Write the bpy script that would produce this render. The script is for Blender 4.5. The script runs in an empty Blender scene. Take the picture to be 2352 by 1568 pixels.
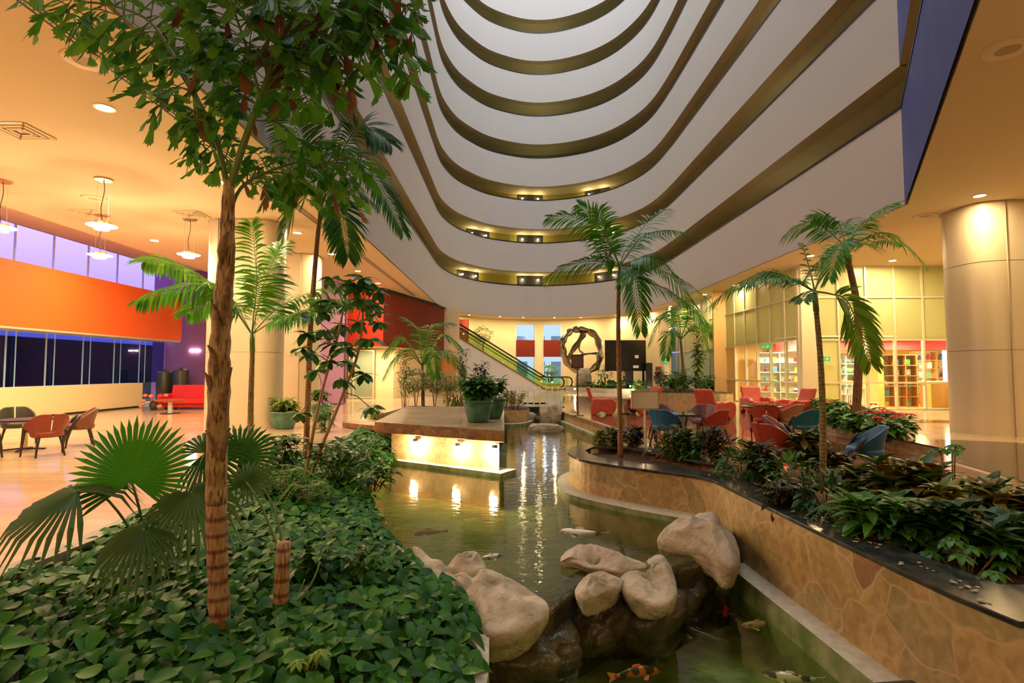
import bpy, bmesh, math, random
from mathutils import Vector, Matrix, Euler
from mathutils.geometry import tessellate_polygon
SC = bpy.context.scene
COL = SC.collection
rnd = random.Random(7)
PI = math.pi
R = math.radians

# ------------------------------------------------------------------ camera, world, exposure
FPX = 1250.0                      # focal length in pixels of the 2352 px wide frame
PITCH = math.atan(65 / FPX)
CAMZ = 1.5
cam_d = bpy.data.cameras.new('camera')
cam = bpy.data.objects.new('camera', cam_d); COL.objects.link(cam)
cam_d.sensor_width = 36.0
cam_d.lens = 36.0 * FPX / 2352.0
cam_d.clip_end = 300
cam_d.clip_start = 0.05
cam.location = (0, 0, CAMZ)
cam.rotation_euler = (PI / 2 + PITCH, 0, 0)
SC.camera = cam

w = bpy.data.worlds.new('world'); SC.world = w; w.use_nodes = True
wn = w.node_tree.nodes; wl = w.node_tree.links
bg = wn['Background']
tc = wn.new('ShaderNodeTexCoord'); sp = wn.new('ShaderNodeSeparateXYZ'); cr = wn.new('ShaderNodeValToRGB')
wl.new(tc.outputs['Generated'], sp.inputs[0]); wl.new(sp.outputs['Z'], cr.inputs[0]); wl.new(cr.outputs[0], bg.inputs[0])
cr.color_ramp.elements[0].position = 0.0; cr.color_ramp.elements[0].color = (0.10, 0.075, 0.36, 1)
cr.color_ramp.elements[1].position = 0.55; cr.color_ramp.elements[1].color = (0.90, 0.92, 1.0, 1)
bg.inputs[1].default_value = 2.1
vs = SC.view_settings
vs.view_transform = 'Standard'; vs.look = 'None'; vs.gamma = 1.0; vs.use_curve_mapping = False
vs.exposure = 0.85
cy = SC.cycles
cy.max_bounces = 7; cy.diffuse_bounces = 3; cy.glossy_bounces = 3; cy.transmission_bounces = 3
cy.transparent_max_bounces = 8; cy.use_denoising = True
cy.adaptive_threshold = 0.03; cy.caustics_reflective = False; cy.caustics_refractive = False
cy.sample_clamp_indirect = 4.0

WARM = (1.0, 0.74, 0.40)
def light(name, kind, loc, energy, color=WARM, size=0.2, rot=(0, 0, 0), spot=None, parent=None, label=None):
    d = bpy.data.lights.new(name, kind); d.energy = energy; d.color = color
    if kind == 'AREA': d.shape = 'DISK'; d.size = size
    elif kind in ('POINT', 'SPOT'): d.shadow_soft_size = size
    if spot: d.spot_size = R(spot); d.spot_blend = 0.6
    o = bpy.data.objects.new(name, d); COL.objects.link(o); o.location = loc; o.rotation_euler = rot
    if parent: o.parent = parent
    return o

# daylight enters through the open roof of the atrium: a portal guides the sky's light
pl = bpy.data.lights.new('skylight_portal', 'AREA'); pl.shape = 'RECTANGLE'; pl.size = 14.5; pl.size_y = 46
plo = bpy.data.objects.new('skylight_portal', pl); COL.objects.link(plo); plo.location = (2.5, 19, 36.2)
pl.cycles.is_portal = True

# ------------------------------------------------------------------ measuring: a photograph pixel seen on a plane
_c, _s = math.cos(PITCH), math.sin(PITCH)
def _dir(px, py):
    x = (px - 1176) / FPX; v = (784 - py) / FPX
    return Vector((x, _c - v * _s, v * _c + _s))
def P(px, py, z=0.0):
    d = _dir(px, py); return Vector((0, 0, CAMZ)) + d * ((z - CAMZ) / d.z)
def Q(px, py, y):
    d = _dir(px, py); return Vector((0, 0, CAMZ)) + d * (y / d.y)

# ------------------------------------------------------------------ materials
MATS = {}
def mat(name, color, rough=0.5, metal=0.0, spec=0.5, noise=None, bump=None, emit=None, ecol=None, trans=0.0, coat=0.0):
    """noise = (scale, second colour, detail) ; bump = (scale, strength)"""
    if name in MATS: return MATS[name]
    m = bpy.data.materials.new(name); m.use_nodes = True; MATS[name] = m
    nt = m.node_tree; n = nt.nodes; l = nt.links
    b = n['Principled BSDF']
    b.inputs['Base Color'].default_value = (*color, 1); b.inputs['Roughness'].default_value = rough
    b.inputs['Metallic'].default_value = metal; b.inputs['Specular IOR Level'].default_value = spec
    b.inputs['Coat Weight'].default_value = coat
    t = n.new('ShaderNodeTexCoord')
    if noise:
        nz = n.new('ShaderNodeTexNoise'); nz.inputs['Scale'].default_value = noise[0]
        nz.inputs['Detail'].default_value = noise[2] if len(noise) > 2 else 3
        rp = n.new('ShaderNodeValToRGB'); rp.color_ramp.elements[0].position = 0.35; rp.color_ramp.elements[1].position = 0.65
        rp.color_ramp.elements[0].color = (*color, 1); rp.color_ramp.elements[1].color = (*noise[1], 1)
        l.new(t.outputs['Object'], nz.inputs['Vector']); l.new(nz.outputs['Fac'], rp.inputs[0]); l.new(rp.outputs[0], b.inputs['Base Color'])
        m['ramp'] = rp.name
    if bump:
        nb = n.new('ShaderNodeTexNoise'); nb.inputs['Scale'].default_value = bump[0]; nb.inputs['Detail'].default_value = 4
        bp = n.new('ShaderNodeBump'); bp.inputs['Strength'].default_value = bump[1]; bp.inputs['Distance'].default_value = 0.05
        l.new(t.outputs['Object'], nb.inputs['Vector']); l.new(nb.outputs['Fac'], bp.inputs['Height']); l.new(bp.outputs[0], b.inputs['Normal'])
    if emit:
        b.inputs['Emission Color'].default_value = (*(ecol or color), 1); b.inputs['Emission Strength'].default_value = emit
    if trans:
        tr = n.new('ShaderNodeBsdfTranslucent'); mx = n.new('ShaderNodeMixShader'); mx.inputs[0].default_value = trans
        if noise: l.new(rp.outputs[0], tr.inputs[0])
        else: tr.inputs[0].default_value = (*color, 1)
        l.new(b.outputs[0], mx.inputs[1]); l.new(tr.outputs[0], mx.inputs[2]); l.new(mx.outputs[0], n['Material Output'].inputs[0])
    return m

def leafmat(name, c1, c2, c3=None, rough=0.38, scale=2.5, trans=0.22, spec=.25):
    """leaf colour varies from leaf to leaf: a random value per leaf is stored in the vertex attribute 'leaf'"""
    if name in MATS: return MATS[name]
    m = bpy.data.materials.new(name); m.use_nodes = True; MATS[name] = m
    n = m.node_tree.nodes; l = m.node_tree.links; b = n['Principled BSDF']
    at = n.new('ShaderNodeAttribute'); at.attribute_name = 'leaf'
    rp = n.new('ShaderNodeValToRGB'); e = rp.color_ramp.elements
    e[0].color = (*c1, 1); e[1].color = (*(c3 or c2), 1)
    if c3: x = e.new(0.5); x.color = (*c2, 1); 
    l.new(at.outputs['Fac'], rp.inputs[0]); l.new(rp.outputs[0], b.inputs['Base Color'])
    b.inputs['Roughness'].default_value = rough; b.inputs['Specular IOR Level'].default_value = spec
    tr = n.new('ShaderNodeBsdfTranslucent'); mx = n.new('ShaderNodeMixShader'); mx.inputs[0].default_value = trans
    l.new(rp.outputs[0], tr.inputs[0]); l.new(b.outputs[0], mx.inputs[1]); l.new(tr.outputs[0], mx.inputs[2])
    l.new(mx.outputs[0], n['Material Output'].inputs[0])
    return m

def flagstone(name, cols, grout, scale, rough=0.5, bumpy=0.25, gw=0.035):
    if name in MATS: return MATS[name]
    m = bpy.data.materials.new(name); m.use_nodes = True; MATS[name] = m
    n = m.node_tree.nodes; l = m.node_tree.links; b = n['Principled BSDF']; b.inputs['Roughness'].default_value = rough
    t = n.new('ShaderNodeTexCoord')
    nz = n.new('ShaderNodeTexNoise'); nz.inputs['Scale'].default_value = scale * .9; nz.inputs['Detail'].default_value = 2
    l.new(t.outputs['Object'], nz.inputs['Vector'])
    ad = n.new('ShaderNodeMixRGB'); ad.blend_type = 'LINEAR_LIGHT'; ad.inputs[0].default_value = 0.22
    l.new(t.outputs['Object'], ad.inputs[1]); l.new(nz.outputs['Color'], ad.inputs[2])
    v1 = n.new('ShaderNodeTexVoronoi'); v1.inputs['Scale'].default_value = scale; l.new(ad.outputs[0], v1.inputs['Vector'])
    v2 = n.new('ShaderNodeTexVoronoi'); v2.feature = 'DISTANCE_TO_EDGE'; v2.inputs['Scale'].default_value = scale; l.new(ad.outputs[0], v2.inputs['Vector'])
    sp = n.new('ShaderNodeSeparateColor'); l.new(v1.outputs['Color'], sp.inputs[0])
    rp = n.new('ShaderNodeValToRGB'); rp.color_ramp.interpolation = 'CONSTANT'
    e = rp.color_ramp.elements; e[0].color = (*cols[0], 1); e[1].color = (*cols[-1], 1); e[1].position = 1 - 1 / len(cols)
    for i in range(1, len(cols) - 1): x = e.new(i / len(cols)); x.color = (*cols[i], 1)
    l.new(sp.outputs[0], rp.inputs[0])
    n2 = n.new('ShaderNodeTexNoise'); n2.inputs['Scale'].default_value = scale * 3.5; n2.inputs['Detail'].default_value = 5; n2.inputs['Distortion'].default_value = 1.2
    l.new(t.outputs['Object'], n2.inputs['Vector'])
    r2 = n.new('ShaderNodeValToRGB'); r2.color_ramp.elements[0].position = .3; r2.color_ramp.elements[1].position = .7
    r2.color_ramp.elements[0].color = (.62, .58, .5, 1); r2.color_ramp.elements[1].color = (1.1, 1.05, 1, 1)
    l.new(n2.outputs['Fac'], r2.inputs[0])
    mu = n.new('ShaderNodeMixRGB'); mu.blend_type = 'MULTIPLY'; mu.inputs[0].default_value = 1
    l.new(rp.outputs[0], mu.inputs[1]); l.new(r2.outputs[0], mu.inputs[2])
    ms = n.new('ShaderNodeMapRange'); ms.inputs['From Min'].default_value = gw * .3; ms.inputs['From Max'].default_value = gw
    l.new(v2.outputs['Distance'], ms.inputs['Value'])
    mx = n.new('ShaderNodeMixRGB'); l.new(ms.outputs[0], mx.inputs[0]); mx.inputs[1].default_value = (*grout, 1); l.new(mu.outputs[0], mx.inputs[2])
    l.new(mx.outputs[0], b.inputs['Base Color'])
    bp = n.new('ShaderNodeBump'); bp.inputs['Strength'].default_value = bumpy; bp.inputs['Distance'].default_value = .02
    l.new(ms.outputs[0], bp.inputs['Height']); l.new(bp.outputs[0], b.inputs['Normal'])
    return m

def tilefloor(name, c1, c2, grid, line, rough, veins=(0.8, .05)):
    if name in MATS: return MATS[name]
    m = bpy.data.materials.new(name); m.use_nodes = True; MATS[name] = m
    n = m.node_tree.nodes; l = m.node_tree.links; b = n['Principled BSDF']; b.inputs['Roughness'].default_value = rough
    t = n.new('ShaderNodeTexCoord')
    nz = n.new('ShaderNodeTexNoise'); nz.inputs['Scale'].default_value = veins[0]; nz.inputs['Detail'].default_value = 7; nz.inputs['Distortion'].default_value = 1.5
    mp = n.new('ShaderNodeMapping'); mp.inputs['Scale'].default_value = (0.6, 2.4, 1); mp.inputs['Rotation'].default_value = (0, 0, .5)
    l.new(t.outputs['Object'], mp.inputs[0]); l.new(mp.outputs[0], nz.inputs['Vector'])
    rp = n.new('ShaderNodeValToRGB'); rp.color_ramp.elements[0].position = .35; rp.color_ramp.elements[1].position = .68
    rp.color_ramp.elements[0].color = (*c1, 1); rp.color_ramp.elements[1].color = (*c2, 1); l.new(nz.outputs['Fac'], rp.inputs[0])
    br = n.new('ShaderNodeTexBrick'); br.inputs['Scale'].default_value = 1; br.offset = 0
    br.inputs['Mortar Size'].default_value = .004; br.inputs['Brick Width'].default_value = grid; br.inputs['Row Height'].default_value = grid
    br.inputs['Color1'].default_value = (1, 1, 1, 1); br.inputs['Color2'].default_value = (.93, .93, .93, 1); br.inputs['Mortar'].default_value = (*line, 1)
    l.new(t.outputs['Object'], br.inputs['Vector'])
    mu = n.new('ShaderNodeMixRGB'); mu.blend_type = 'MULTIPLY'; mu.inputs[0].default_value = 1
    l.new(rp.outputs[0], mu.inputs[1]); l.new(br.outputs['Color'], mu.inputs[2]); l.new(mu.outputs[0], b.inputs['Base Color'])
    return m

def schlick(n, l, normal=None, f0=.03):
    """reflectance that is the same from both sides of a thin sheet"""
    lw = n.new('ShaderNodeLayerWeight'); lw.inputs['Blend'].default_value = .5
    if normal: l.new(normal, lw.inputs['Normal'])
    pw = n.new('ShaderNodeMath'); pw.operation = 'POWER'; pw.inputs[1].default_value = 4.2; l.new(lw.outputs['Facing'], pw.inputs[0])
    ml = n.new('ShaderNodeMath'); ml.operation = 'MULTIPLY_ADD'; ml.inputs[1].default_value = 1 - f0; ml.inputs[2].default_value = f0; l.new(pw.outputs[0], ml.inputs[0])
    return ml.outputs[0]

def watermat(name, tint, fres=1.33, bump=0.12, scale=3.0):
    m = bpy.data.materials.new(name); m.use_nodes = True; MATS[name] = m
    n = m.node_tree.nodes; l = m.node_tree.links
    tr = n.new('ShaderNodeBsdfTransparent'); tr.inputs[0].default_value = (*tint, 1)
    gl = n.new('ShaderNodeBsdfGlossy'); gl.inputs['Roughness'].default_value = 0.06; gl.inputs[0].default_value = (1, 1, 1, 1)
    mx = n.new('ShaderNodeMixShader'); t = n.new('ShaderNodeTexCoord'); nz = n.new('ShaderNodeTexNoise')
    nz.inputs['Scale'].default_value = scale; nz.inputs['Detail'].default_value = 3
    mp = n.new('ShaderNodeMapping'); mp.inputs['Scale'].default_value = (1.0, 2.2, 1)
    bp = n.new('ShaderNodeBump'); bp.inputs['Strength'].default_value = bump; bp.inputs['Distance'].default_value = .05
    l.new(t.outputs['Object'], mp.inputs[0]); l.new(mp.outputs[0], nz.inputs['Vector']); l.new(nz.outputs['Fac'], bp.inputs['Height'])
    l.new(bp.outputs[0], gl.inputs['Normal']); 
    l.new(schlick(n, l, bp.outputs[0], .022), mx.inputs[0]); l.new(tr.outputs[0], mx.inputs[1]); l.new(gl.outputs[0], mx.inputs[2])
    l.new(mx.outputs[0], n['Material Output'].inputs[0])
    return m

def glassmat(name, tint, rough=0.02, refl=0.10):
    if name in MATS: return MATS[name]
    m = bpy.data.materials.new(name); m.use_nodes = True; MATS[name] = m
    n = m.node_tree.nodes; l = m.node_tree.links
    tr = n.new('ShaderNodeBsdfTransparent'); tr.inputs[0].default_value = (*tint, 1)
    gl = n.new('ShaderNodeBsdfGlossy'); gl.inputs['Roughness'].default_value = rough
    mx = n.new('ShaderNodeMixShader'); l.new(schlick(n, l, None, .035), mx.inputs[0]); l.new(tr.outputs[0], mx.inputs[1]); l.new(gl.outputs[0], mx.inputs[2])
    l.new(mx.outputs[0], n['Material Output'].inputs[0]); return m

M = dict(
    ceil=mat('ceiling_plaster', (.80, .66, .43), .8),
    fascia=mat('fascia_plaster', (.70, .675, .62), .8, bump=(120, .05)),
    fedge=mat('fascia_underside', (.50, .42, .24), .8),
    soffit=mat('gallery_soffit', (.62, .54, .30), .7, noise=(.5, (.70, .62, .38))),
    olive=mat('gallery_olive_wall', (.36, .33, .05), .7),
    blue=mat('blue_paint', (.03, .055, .30), .55, noise=(1.2, (.045, .08, .36))),
    black=mat('black_metal', (.012, .012, .014), .35),
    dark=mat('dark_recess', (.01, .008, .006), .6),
    orange=mat('orange_paint', (.92, .15, .02), .6),
    purple=mat('purple_paint', (.21, .075, .22), .6),
    lilac=mat('lilac_paint', (.46, .26, .46), .6),
    cream=mat('cream_wall', (.86, .72, .42), .65),
    colm=mat('column_panel', (.66, .56, .38), .42, metal=.15),
    colh=mat('column_panel_joint', (.46, .38, .25), .5),
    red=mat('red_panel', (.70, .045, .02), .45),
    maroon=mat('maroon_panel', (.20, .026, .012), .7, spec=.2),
    frost=mat('frosted_panel', (.66, .66, .34), .28, spec=.5, trans=.45),
    alu=mat('painted_aluminium', (.72, .66, .45), .35, metal=.2),
    steel=mat('brushed_steel', (.55, .55, .55), .3, metal=.9),
    white=mat('white_plaster', (.80, .76, .70), .7),
    floor=tilefloor('polished_marble_floor', (.60, .385, .22), (.75, .55, .36), 1.2, (.8, .75, .7), .13),
    floor2=tilefloor('red_granite_floor', (.17, .06, .03), (.27, .12, .055), .6, (.6, .5, .5), .08, (1.5, .05)),
    floor3=tilefloor('dark_granite_floor', (.035, .035, .02), (.07, .06, .035), .6, (.5, .5, .5), .08, (2, .05)),
    granite=mat('dark_granite_coping', (.022, .024, .024), .16, noise=(9, (.06, .065, .055), 6)),
    stone=flagstone('flagstone_cladding', [(.47, .34, .14), (.52, .37, .16), (.38, .30, .13), (.50, .345, .14), (.43, .35, .17), (.34, .20, .09), (.53, .385, .18), (.45, .32, .13)], (.50, .35, .19), 2.1, .5, .12, .028),
    slabs=flagstone('slate_slab_edge', [(.34, .17, .07), (.42, .24, .10), (.28, .13, .06), (.40, .22, .09)], (.20, .12, .06), 3.0, .4),
    slabt=mat('honed_stone_top', (.24, .17, .10), .3, noise=(1.8, (.36, .28, .18), 6)),
    conc=mat('pale_concrete_ledge', (.55, .50, .38), .7, noise=(14, (.42, .38, .28), 5)),
    mossy=mat('mossy_concrete', (.13, .19, .05), .7, noise=(5, (.34, .36, .19), 6)),
    rock=mat('pale_boulder', (.50, .43, .32), .8, noise=(3.0, (.32, .26, .18), 9), bump=(8, 1.0)),
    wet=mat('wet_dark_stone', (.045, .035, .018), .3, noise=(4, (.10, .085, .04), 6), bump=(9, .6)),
    poolc=mat('lower_pool_bottom', (.10, .18, .04), .8, noise=(2.2, (.38, .48, .11), 6)),
    poolb=mat('pool_bottom', (.075, .095, .028), .8, noise=(1.6, (.18, .19, .06), 5)),
    soil=mat('garden_soil', (.045, .025, .014), .95, noise=(8, (.09, .05, .03), 4), bump=(20, .5)),
    water=watermat('pond_water', (.66, .70, .46), 1.33, .10, 4.0),
    water2=watermat('lower_pond_water', (.72, .82, .56), 1.33, .07, 3.0),
    glass=glassmat('clear_glass', (.92, .97, .93)),
    bglass=glassmat('blue_tinted_glass', (.34, .42, .66)),
    vglass=glassmat('violet_tinted_glass', (.80, .70, 1.0)),
    lampglow=mat('lamp_glow', (1, .85, .6), .5, emit=40, ecol=(1, .72, .36)),
    reflwhite=mat('reflection_glow_white', (1, .95, .85), .5, emit=25, ecol=(1, .88, .66)),
)

# ------------------------------------------------------------------ mesh helpers
class MB:
    def __init__(s): s.v = []; s.f = []; s.m = []; s.leaf = []; s.cur = 0; s.lv = 0.5
    def add(s, vs, fs, m=None):
        o = len(s.v); s.v += [tuple(x) for x in vs]; s.leaf += [s.lv] * len(vs)
        for f in fs: s.f.append(tuple(i + o for i in f)); s.m.append(s.cur if m is None else m)
    def box(s, c, d, m=None, rz=0, ry=0, rx=0):
        x, y, z = d[0] / 2, d[1] / 2, d[2] / 2
        vs = [Vector((i * x, j * y, k * z)) for k in (-1, 1) for j in (-1, 1) for i in (-1, 1)]
        if rz or ry or rx:
            M_ = Euler((rx, ry, rz)).to_matrix(); vs = [M_ @ v for v in vs]
        vs = [v + Vector(c) for v in vs]
        s.add(vs, [(0, 2, 3, 1), (4, 5, 7, 6), (0, 1, 5, 4), (2, 6, 7, 3), (0, 4, 6, 2), (1, 3, 7, 5)], m)
    def bar(s, a, b, w, h, m=None):
        a, b = Vector(a), Vector(b); t = (b - a).normalized()
        up = Vector((0, 0, 1)) if abs(t.z) < .95 else Vector((1, 0, 0))
        sd = t.cross(up).normalized() * w / 2; u = sd.cross(t).normalized() * h / 2
        vs = [p + i * sd + j * u for p in (a, b) for i, j in ((-1, -1), (1, -1), (1, 1), (-1, 1))]
        s.add(vs, [(0, 1, 2, 3), (7, 6, 5, 4), (0, 4, 5, 1), (1, 5, 6, 2), (2, 6, 7, 3), (3, 7, 4, 0)], m)
    def tube(s, pts, rs, n=8, m=None, cap=True):
        pts = [Vector(p) for p in pts]
        if not hasattr(rs, '__len__'): rs = [rs] * len(pts)
        ref = None; vs = []
        for i, p in enumerate(pts):
            t = (pts[min(i + 1, len(pts) - 1)] - pts[max(i - 1, 0)]).normalized()
            if ref is None: ref = t.orthogonal().normalized()
            ref = (ref - t * ref.dot(t)).normalized(); b = t.cross(ref)
            vs += [p + (ref * math.cos(2 * PI * k / n) + b * math.sin(2 * PI * k / n)) * rs[i] for k in range(n)]
        fs = [(i * n + k, i * n + (k + 1) % n, (i + 1) * n + (k + 1) % n, (i + 1) * n + k) for i in range(len(pts) - 1) for k in range(n)]
        if cap: fs += [tuple(range(n))[::-1], tuple(range((len(pts) - 1) * n, len(pts) * n))]
        s.add(vs, fs, m)
    def lathe(s, prof, n=24, c=(0, 0, 0), m=None, sx=1, sy=1):
        vs = [(c[0] + r * math.cos(2 * PI * k / n) * sx, c[1] + r * math.sin(2 * PI * k / n) * sy, c[2] + z) for r, z in prof for k in range(n)]
        fs = [(i * n + k, i * n + (k + 1) % n, (i + 1) * n + (k + 1) % n, (i + 1) * n + k) for i in range(len(prof) - 1) for k in range(n)]
        if prof[0] != prof[-1] and prof[0][0] > 1e-4: fs.append(tuple(range(n))[::-1])
        if prof[0] != prof[-1] and prof[-1][0] > 1e-4: fs.append(tuple(range((len(prof) - 1) * n, len(prof) * n)))
        s.add(vs, fs, m)
    def prism(s, poly, z0, z1, holes=(), m=None, side_m=None, top_m=None):
        """poly: list of (x, y); z0/z1 heights"""
        loops = [[Vector((p[0], p[1], 0)) for p in poly]] + [[Vector((p[0], p[1], 0)) for p in h] for h in holes]
        tr = tessellate_polygon(loops); flat = [p for L in loops for p in L]; n = len(flat)
        vs = [(p.x, p.y, z0) for p in flat] + [(p.x, p.y, z1) for p in flat]
        s.add(vs, [t[::-1] for t in tr], m); o = len(s.v) - 2 * n
        for t in tr: s.f.append(tuple(i + o + n for i in t)); s.m.append(s.cur if (m is None and top_m is None) else (top_m if top_m is not None else m))
        k = 0
        for L in loops:
            q = len(L)
            for i in range(q):
                a, b = k + i, k + (i + 1) % q
                s.f.append((a + o, b + o, b + o + n, a + o + n)); s.m.append(side_m if side_m is not None else (s.cur if m is None else m))
            k += q
    def ribbon(s, line, z0, z1, m=None):
        n = len(line); vs = [(p[0], p[1], z) for z in (z0, z1) for p in line]
        s.add(vs, [(i, i + 1, n + i + 1, n + i) for i in range(n - 1)], m)
    def grid(s, rows, m=None):
        a = len(rows); b = len(rows[0]); s.add([p for r in rows for p in r],
            [(i * b + j, i * b + j + 1, (i + 1) * b + j + 1, (i + 1) * b + j) for i in range(a - 1) for j in range(b - 1)], m)
    def build(s, name, mats, parent=None, smooth=False, bevel=0, sub=0, loc=None, fixn=True, solid=0):
        me = bpy.data.meshes.new(name); me.from_pydata(s.v, [], s.f)
        mats = mats if isinstance(mats, (list, tuple)) else [mats]
        for x in mats: me.materials.append(x)
        if len(mats) > 1: me.polygons.foreach_set('material_index', s.m)
        if any(abs(x - .5) > 1e-6 for x in s.leaf):
            at = me.attributes.new('leaf', 'FLOAT', 'POINT'); at.data.foreach_set('value', s.leaf)
        me.validate(); me.update()
        if fixn:
            bm = bmesh.new(); bm.from_mesh(me); bmesh.ops.recalc_face_normals(bm, faces=bm.faces); bm.to_mesh(me); bm.free()
        if smooth: me.polygons.foreach_set('use_smooth', [True] * len(me.polygons))
        o = bpy.data.objects.new(name, me); COL.objects.link(o)
        if parent: o.parent = parent
        if loc: o.location = loc
        if solid: q = o.modifiers.new('s', 'SOLIDIFY'); q.thickness = solid; q.offset = 0
        if bevel: q = o.modifiers.new('b', 'BEVEL'); q.width = bevel; q.segments = 3; q.limit_method = 'ANGLE'; q.angle_limit = R(40)
        if sub: q = o.modifiers.new('d', 'SUBSURF'); q.levels = sub; q.render_levels = sub
        return o

def tag(o, label=None, cat=None, group=None, kind=None):
    if label: o['label'] = label
    if cat: o['category'] = cat
    if group: o['group'] = group
    if kind: o['kind'] = kind
    return o
def struct(o): o['kind'] = 'structure'; return o
def thing(name, label, cat, loc=(0, 0, 0), rz=0, group=None):
    o = bpy.data.objects.new(name, None); COL.objects.link(o); o.empty_display_size = .1
    o.location = loc; o.rotation_euler = (0, 0, rz); return tag(o, label, cat, group)
def dup(o, parent=None, **kw):
    c = o.copy(); COL.objects.link(c)
    for ch in o.children: dup(ch, c)
    if parent: c.parent = parent
    for k, v in kw.items():
        if k == 'rz': c.rotation_euler = (0, 0, v)
        elif k == 'label': c['label'] = v
        elif k == 'loc': c.location = v
    return c
def mesh_thing(o, label, cat, group=None): return tag(o, label, cat, group)
def offset(line, d):
    """offset an open polyline to its left by d"""
    out = []
    for i, p in enumerate(line):
        a = Vector(line[max(i - 1, 0)][:2]); b = Vector(line[min(i + 1, len(line) - 1)][:2]); p = Vector(p[:2])
        if 0 < i < len(line) - 1:
            t1 = (p - a).normalized(); t2 = (b - p).normalized(); n = (Vector((-t1.y, t1.x)) + Vector((-t2.y, t2.x))).normalized()
            k = d / max(.5, n.dot(Vector((-t1.y, t1.x))))
        else:
            t = (b - a).normalized(); n = Vector((-t.y, t.x)); k = d
        out.append((p + n * k)[:])
    return out
def smooth_line(pts, n=6):
    pts = [Vector(p) for p in pts]; out = []
    for i in range(len(pts) - 1):
        p0 = pts[max(i - 1, 0)]; p1 = pts[i]; p2 = pts[i + 1]; p3 = pts[min(i + 2, len(pts) - 1)]
        for k in range(n):
            t = k / n
            out.append(.5 * ((2 * p1) + (p2 - p0) * t + (2 * p0 - 5 * p1 + 4 * p2 - p3) * t * t + (3 * p1 - p0 - 3 * p2 + p3) * t ** 3))
    out.append(pts[-1]); return out
# ================================================================== THE SETTING
# plan of the atrium opening: left side, round far end, right side, oblique near side
FARARC = smooth_line([(-4.42, 31.5), (-4.32, 33.2), (-3.9, 35.2), (-3.2, 36.8), (-1.75, 38.75), (.3, 39.95), (2.07, 40.3), (3.9, 39.95), (5.8, 38.95), (7.3, 37.4), (8.4, 35.2), (8.9, 33.0), (9.08, 30.0)], 4)
LEFTL = [(-4.3, -3.0), (-4.3, 12.0), (-4.38, 24.0)]
MAIN = [Vector(p) for p in LEFTL] + FARARC + [Vector((9.3, 12.7))]
BLUE = [Vector((9.3, 12.7)), Vector((-.4, -3.0))]
PLAN = [p[:] for p in MAIN] + [(-.4, -3.0)]
CEILZ = 5.4
def lev(k): return (CEILZ, 7.77) if k == 1 else (8.78 + 3.24 * (k - 2), 10.98 + 3.24 * (k - 2))

OUTER = [(-12.2, -6.5), (22, -6.5), (22, 46), (-12.2, 46)]
m = MB(); m.prism(OUTER, CEILZ, CEILZ + .3, [[tuple(p) for p in offset(MAIN + BLUE[1:], .06)]]); struct(m.build('ceiling', M['ceil']))
m = MB(); m.prism([(-15.2, -6.5), (-12.2, -6.5), (-12.2, 46), (-15.2, 46)], 5.95, 6.2); m.box((-12.2, 20, 5.8), (.06, 53, .8)); struct(m.build('ceiling', M['ceil']))

for k in range(1, 10):
    z0, z1 = lev(k)
    for line, mt in ((MAIN, 'fascia'), (BLUE, 'blue')):
        th = .16; out = offset(line, th)      # outward = left of travel (travel goes up the left side)
        m = MB(); m.ribbon(line, z0, z1); m.ribbon(out, z0, z1)
        n = len(line)
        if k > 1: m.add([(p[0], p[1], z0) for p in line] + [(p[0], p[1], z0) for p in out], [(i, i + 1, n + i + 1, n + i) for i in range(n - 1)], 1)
        m.add([(p[0], p[1], z1) for p in line] + [(p[0], p[1], z1) for p in out], [(i, i + 1, n + i + 1, n + i) for i in range(n - 1)], 2)
        struct(m.build('wall_gallery', [M[mt], M['fedge'], M['black']], fixn=False))
        m = MB(); m.ribbon(offset(line, -.012), z1 - .05, z1 + .03); m.ribbon(offset(line, .05), z1 - .05, z1 + .03)
        a = offset(line, -.012); b = offset(line, .05)
        m.add([(p[0], p[1], z1 + .03) for p in a] + [(p[0], p[1], z1 + .03) for p in b], [(i, i + 1, n + i + 1, n + i) for i in range(n - 1)])
        struct(m.build('trim_gallery', M['black'], fixn=False))
    if k > 1:
        a = offset(MAIN + BLUE[1:], .16); b = offset(MAIN + BLUE[1:], .5); c = offset(MAIN + BLUE[1:], 2.4); n = len(a)
        m = MB()
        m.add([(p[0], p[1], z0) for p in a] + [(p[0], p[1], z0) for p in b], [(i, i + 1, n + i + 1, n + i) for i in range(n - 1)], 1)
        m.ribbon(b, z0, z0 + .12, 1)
        m.add([(p[0], p[1], z0 + .12) for p in b] + [(p[0], p[1], z0 + .12) for p in c], [(i, i + 1, n + i + 1, n + i) for i in range(n - 1)], 0)
        m.add([(p[0], p[1], z0 + .35) for p in a] + [(p[0], p[1], z0 + .35) for p in c], [(i, i + 1, n + i + 1, n + i) for i in range(n - 1)], 0)
        struct(m.build('ceiling', [M['soffit'], M['fedge']], fixn=False))
c = offset(MAIN + BLUE[1:], 2.4)
m = MB(); m.ribbon(c, 5.7, 36); m.ribbon([c[-1], c[0]], 5.7, 36); m.ribbon([(-.4, -3.0), (-4.3, -3.0)], 5.4, 36)
struct(m.build('wall_corridor', M['olive'], fixn=False))
o_ = offset(MAIN + BLUE[1:], 2.5)
m = MB(); m.prism([(p[0], p[1]) for p in o_], 35.9, 36.1, [PLAN]); struct(m.build('ceiling', M['soffit']))

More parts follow.
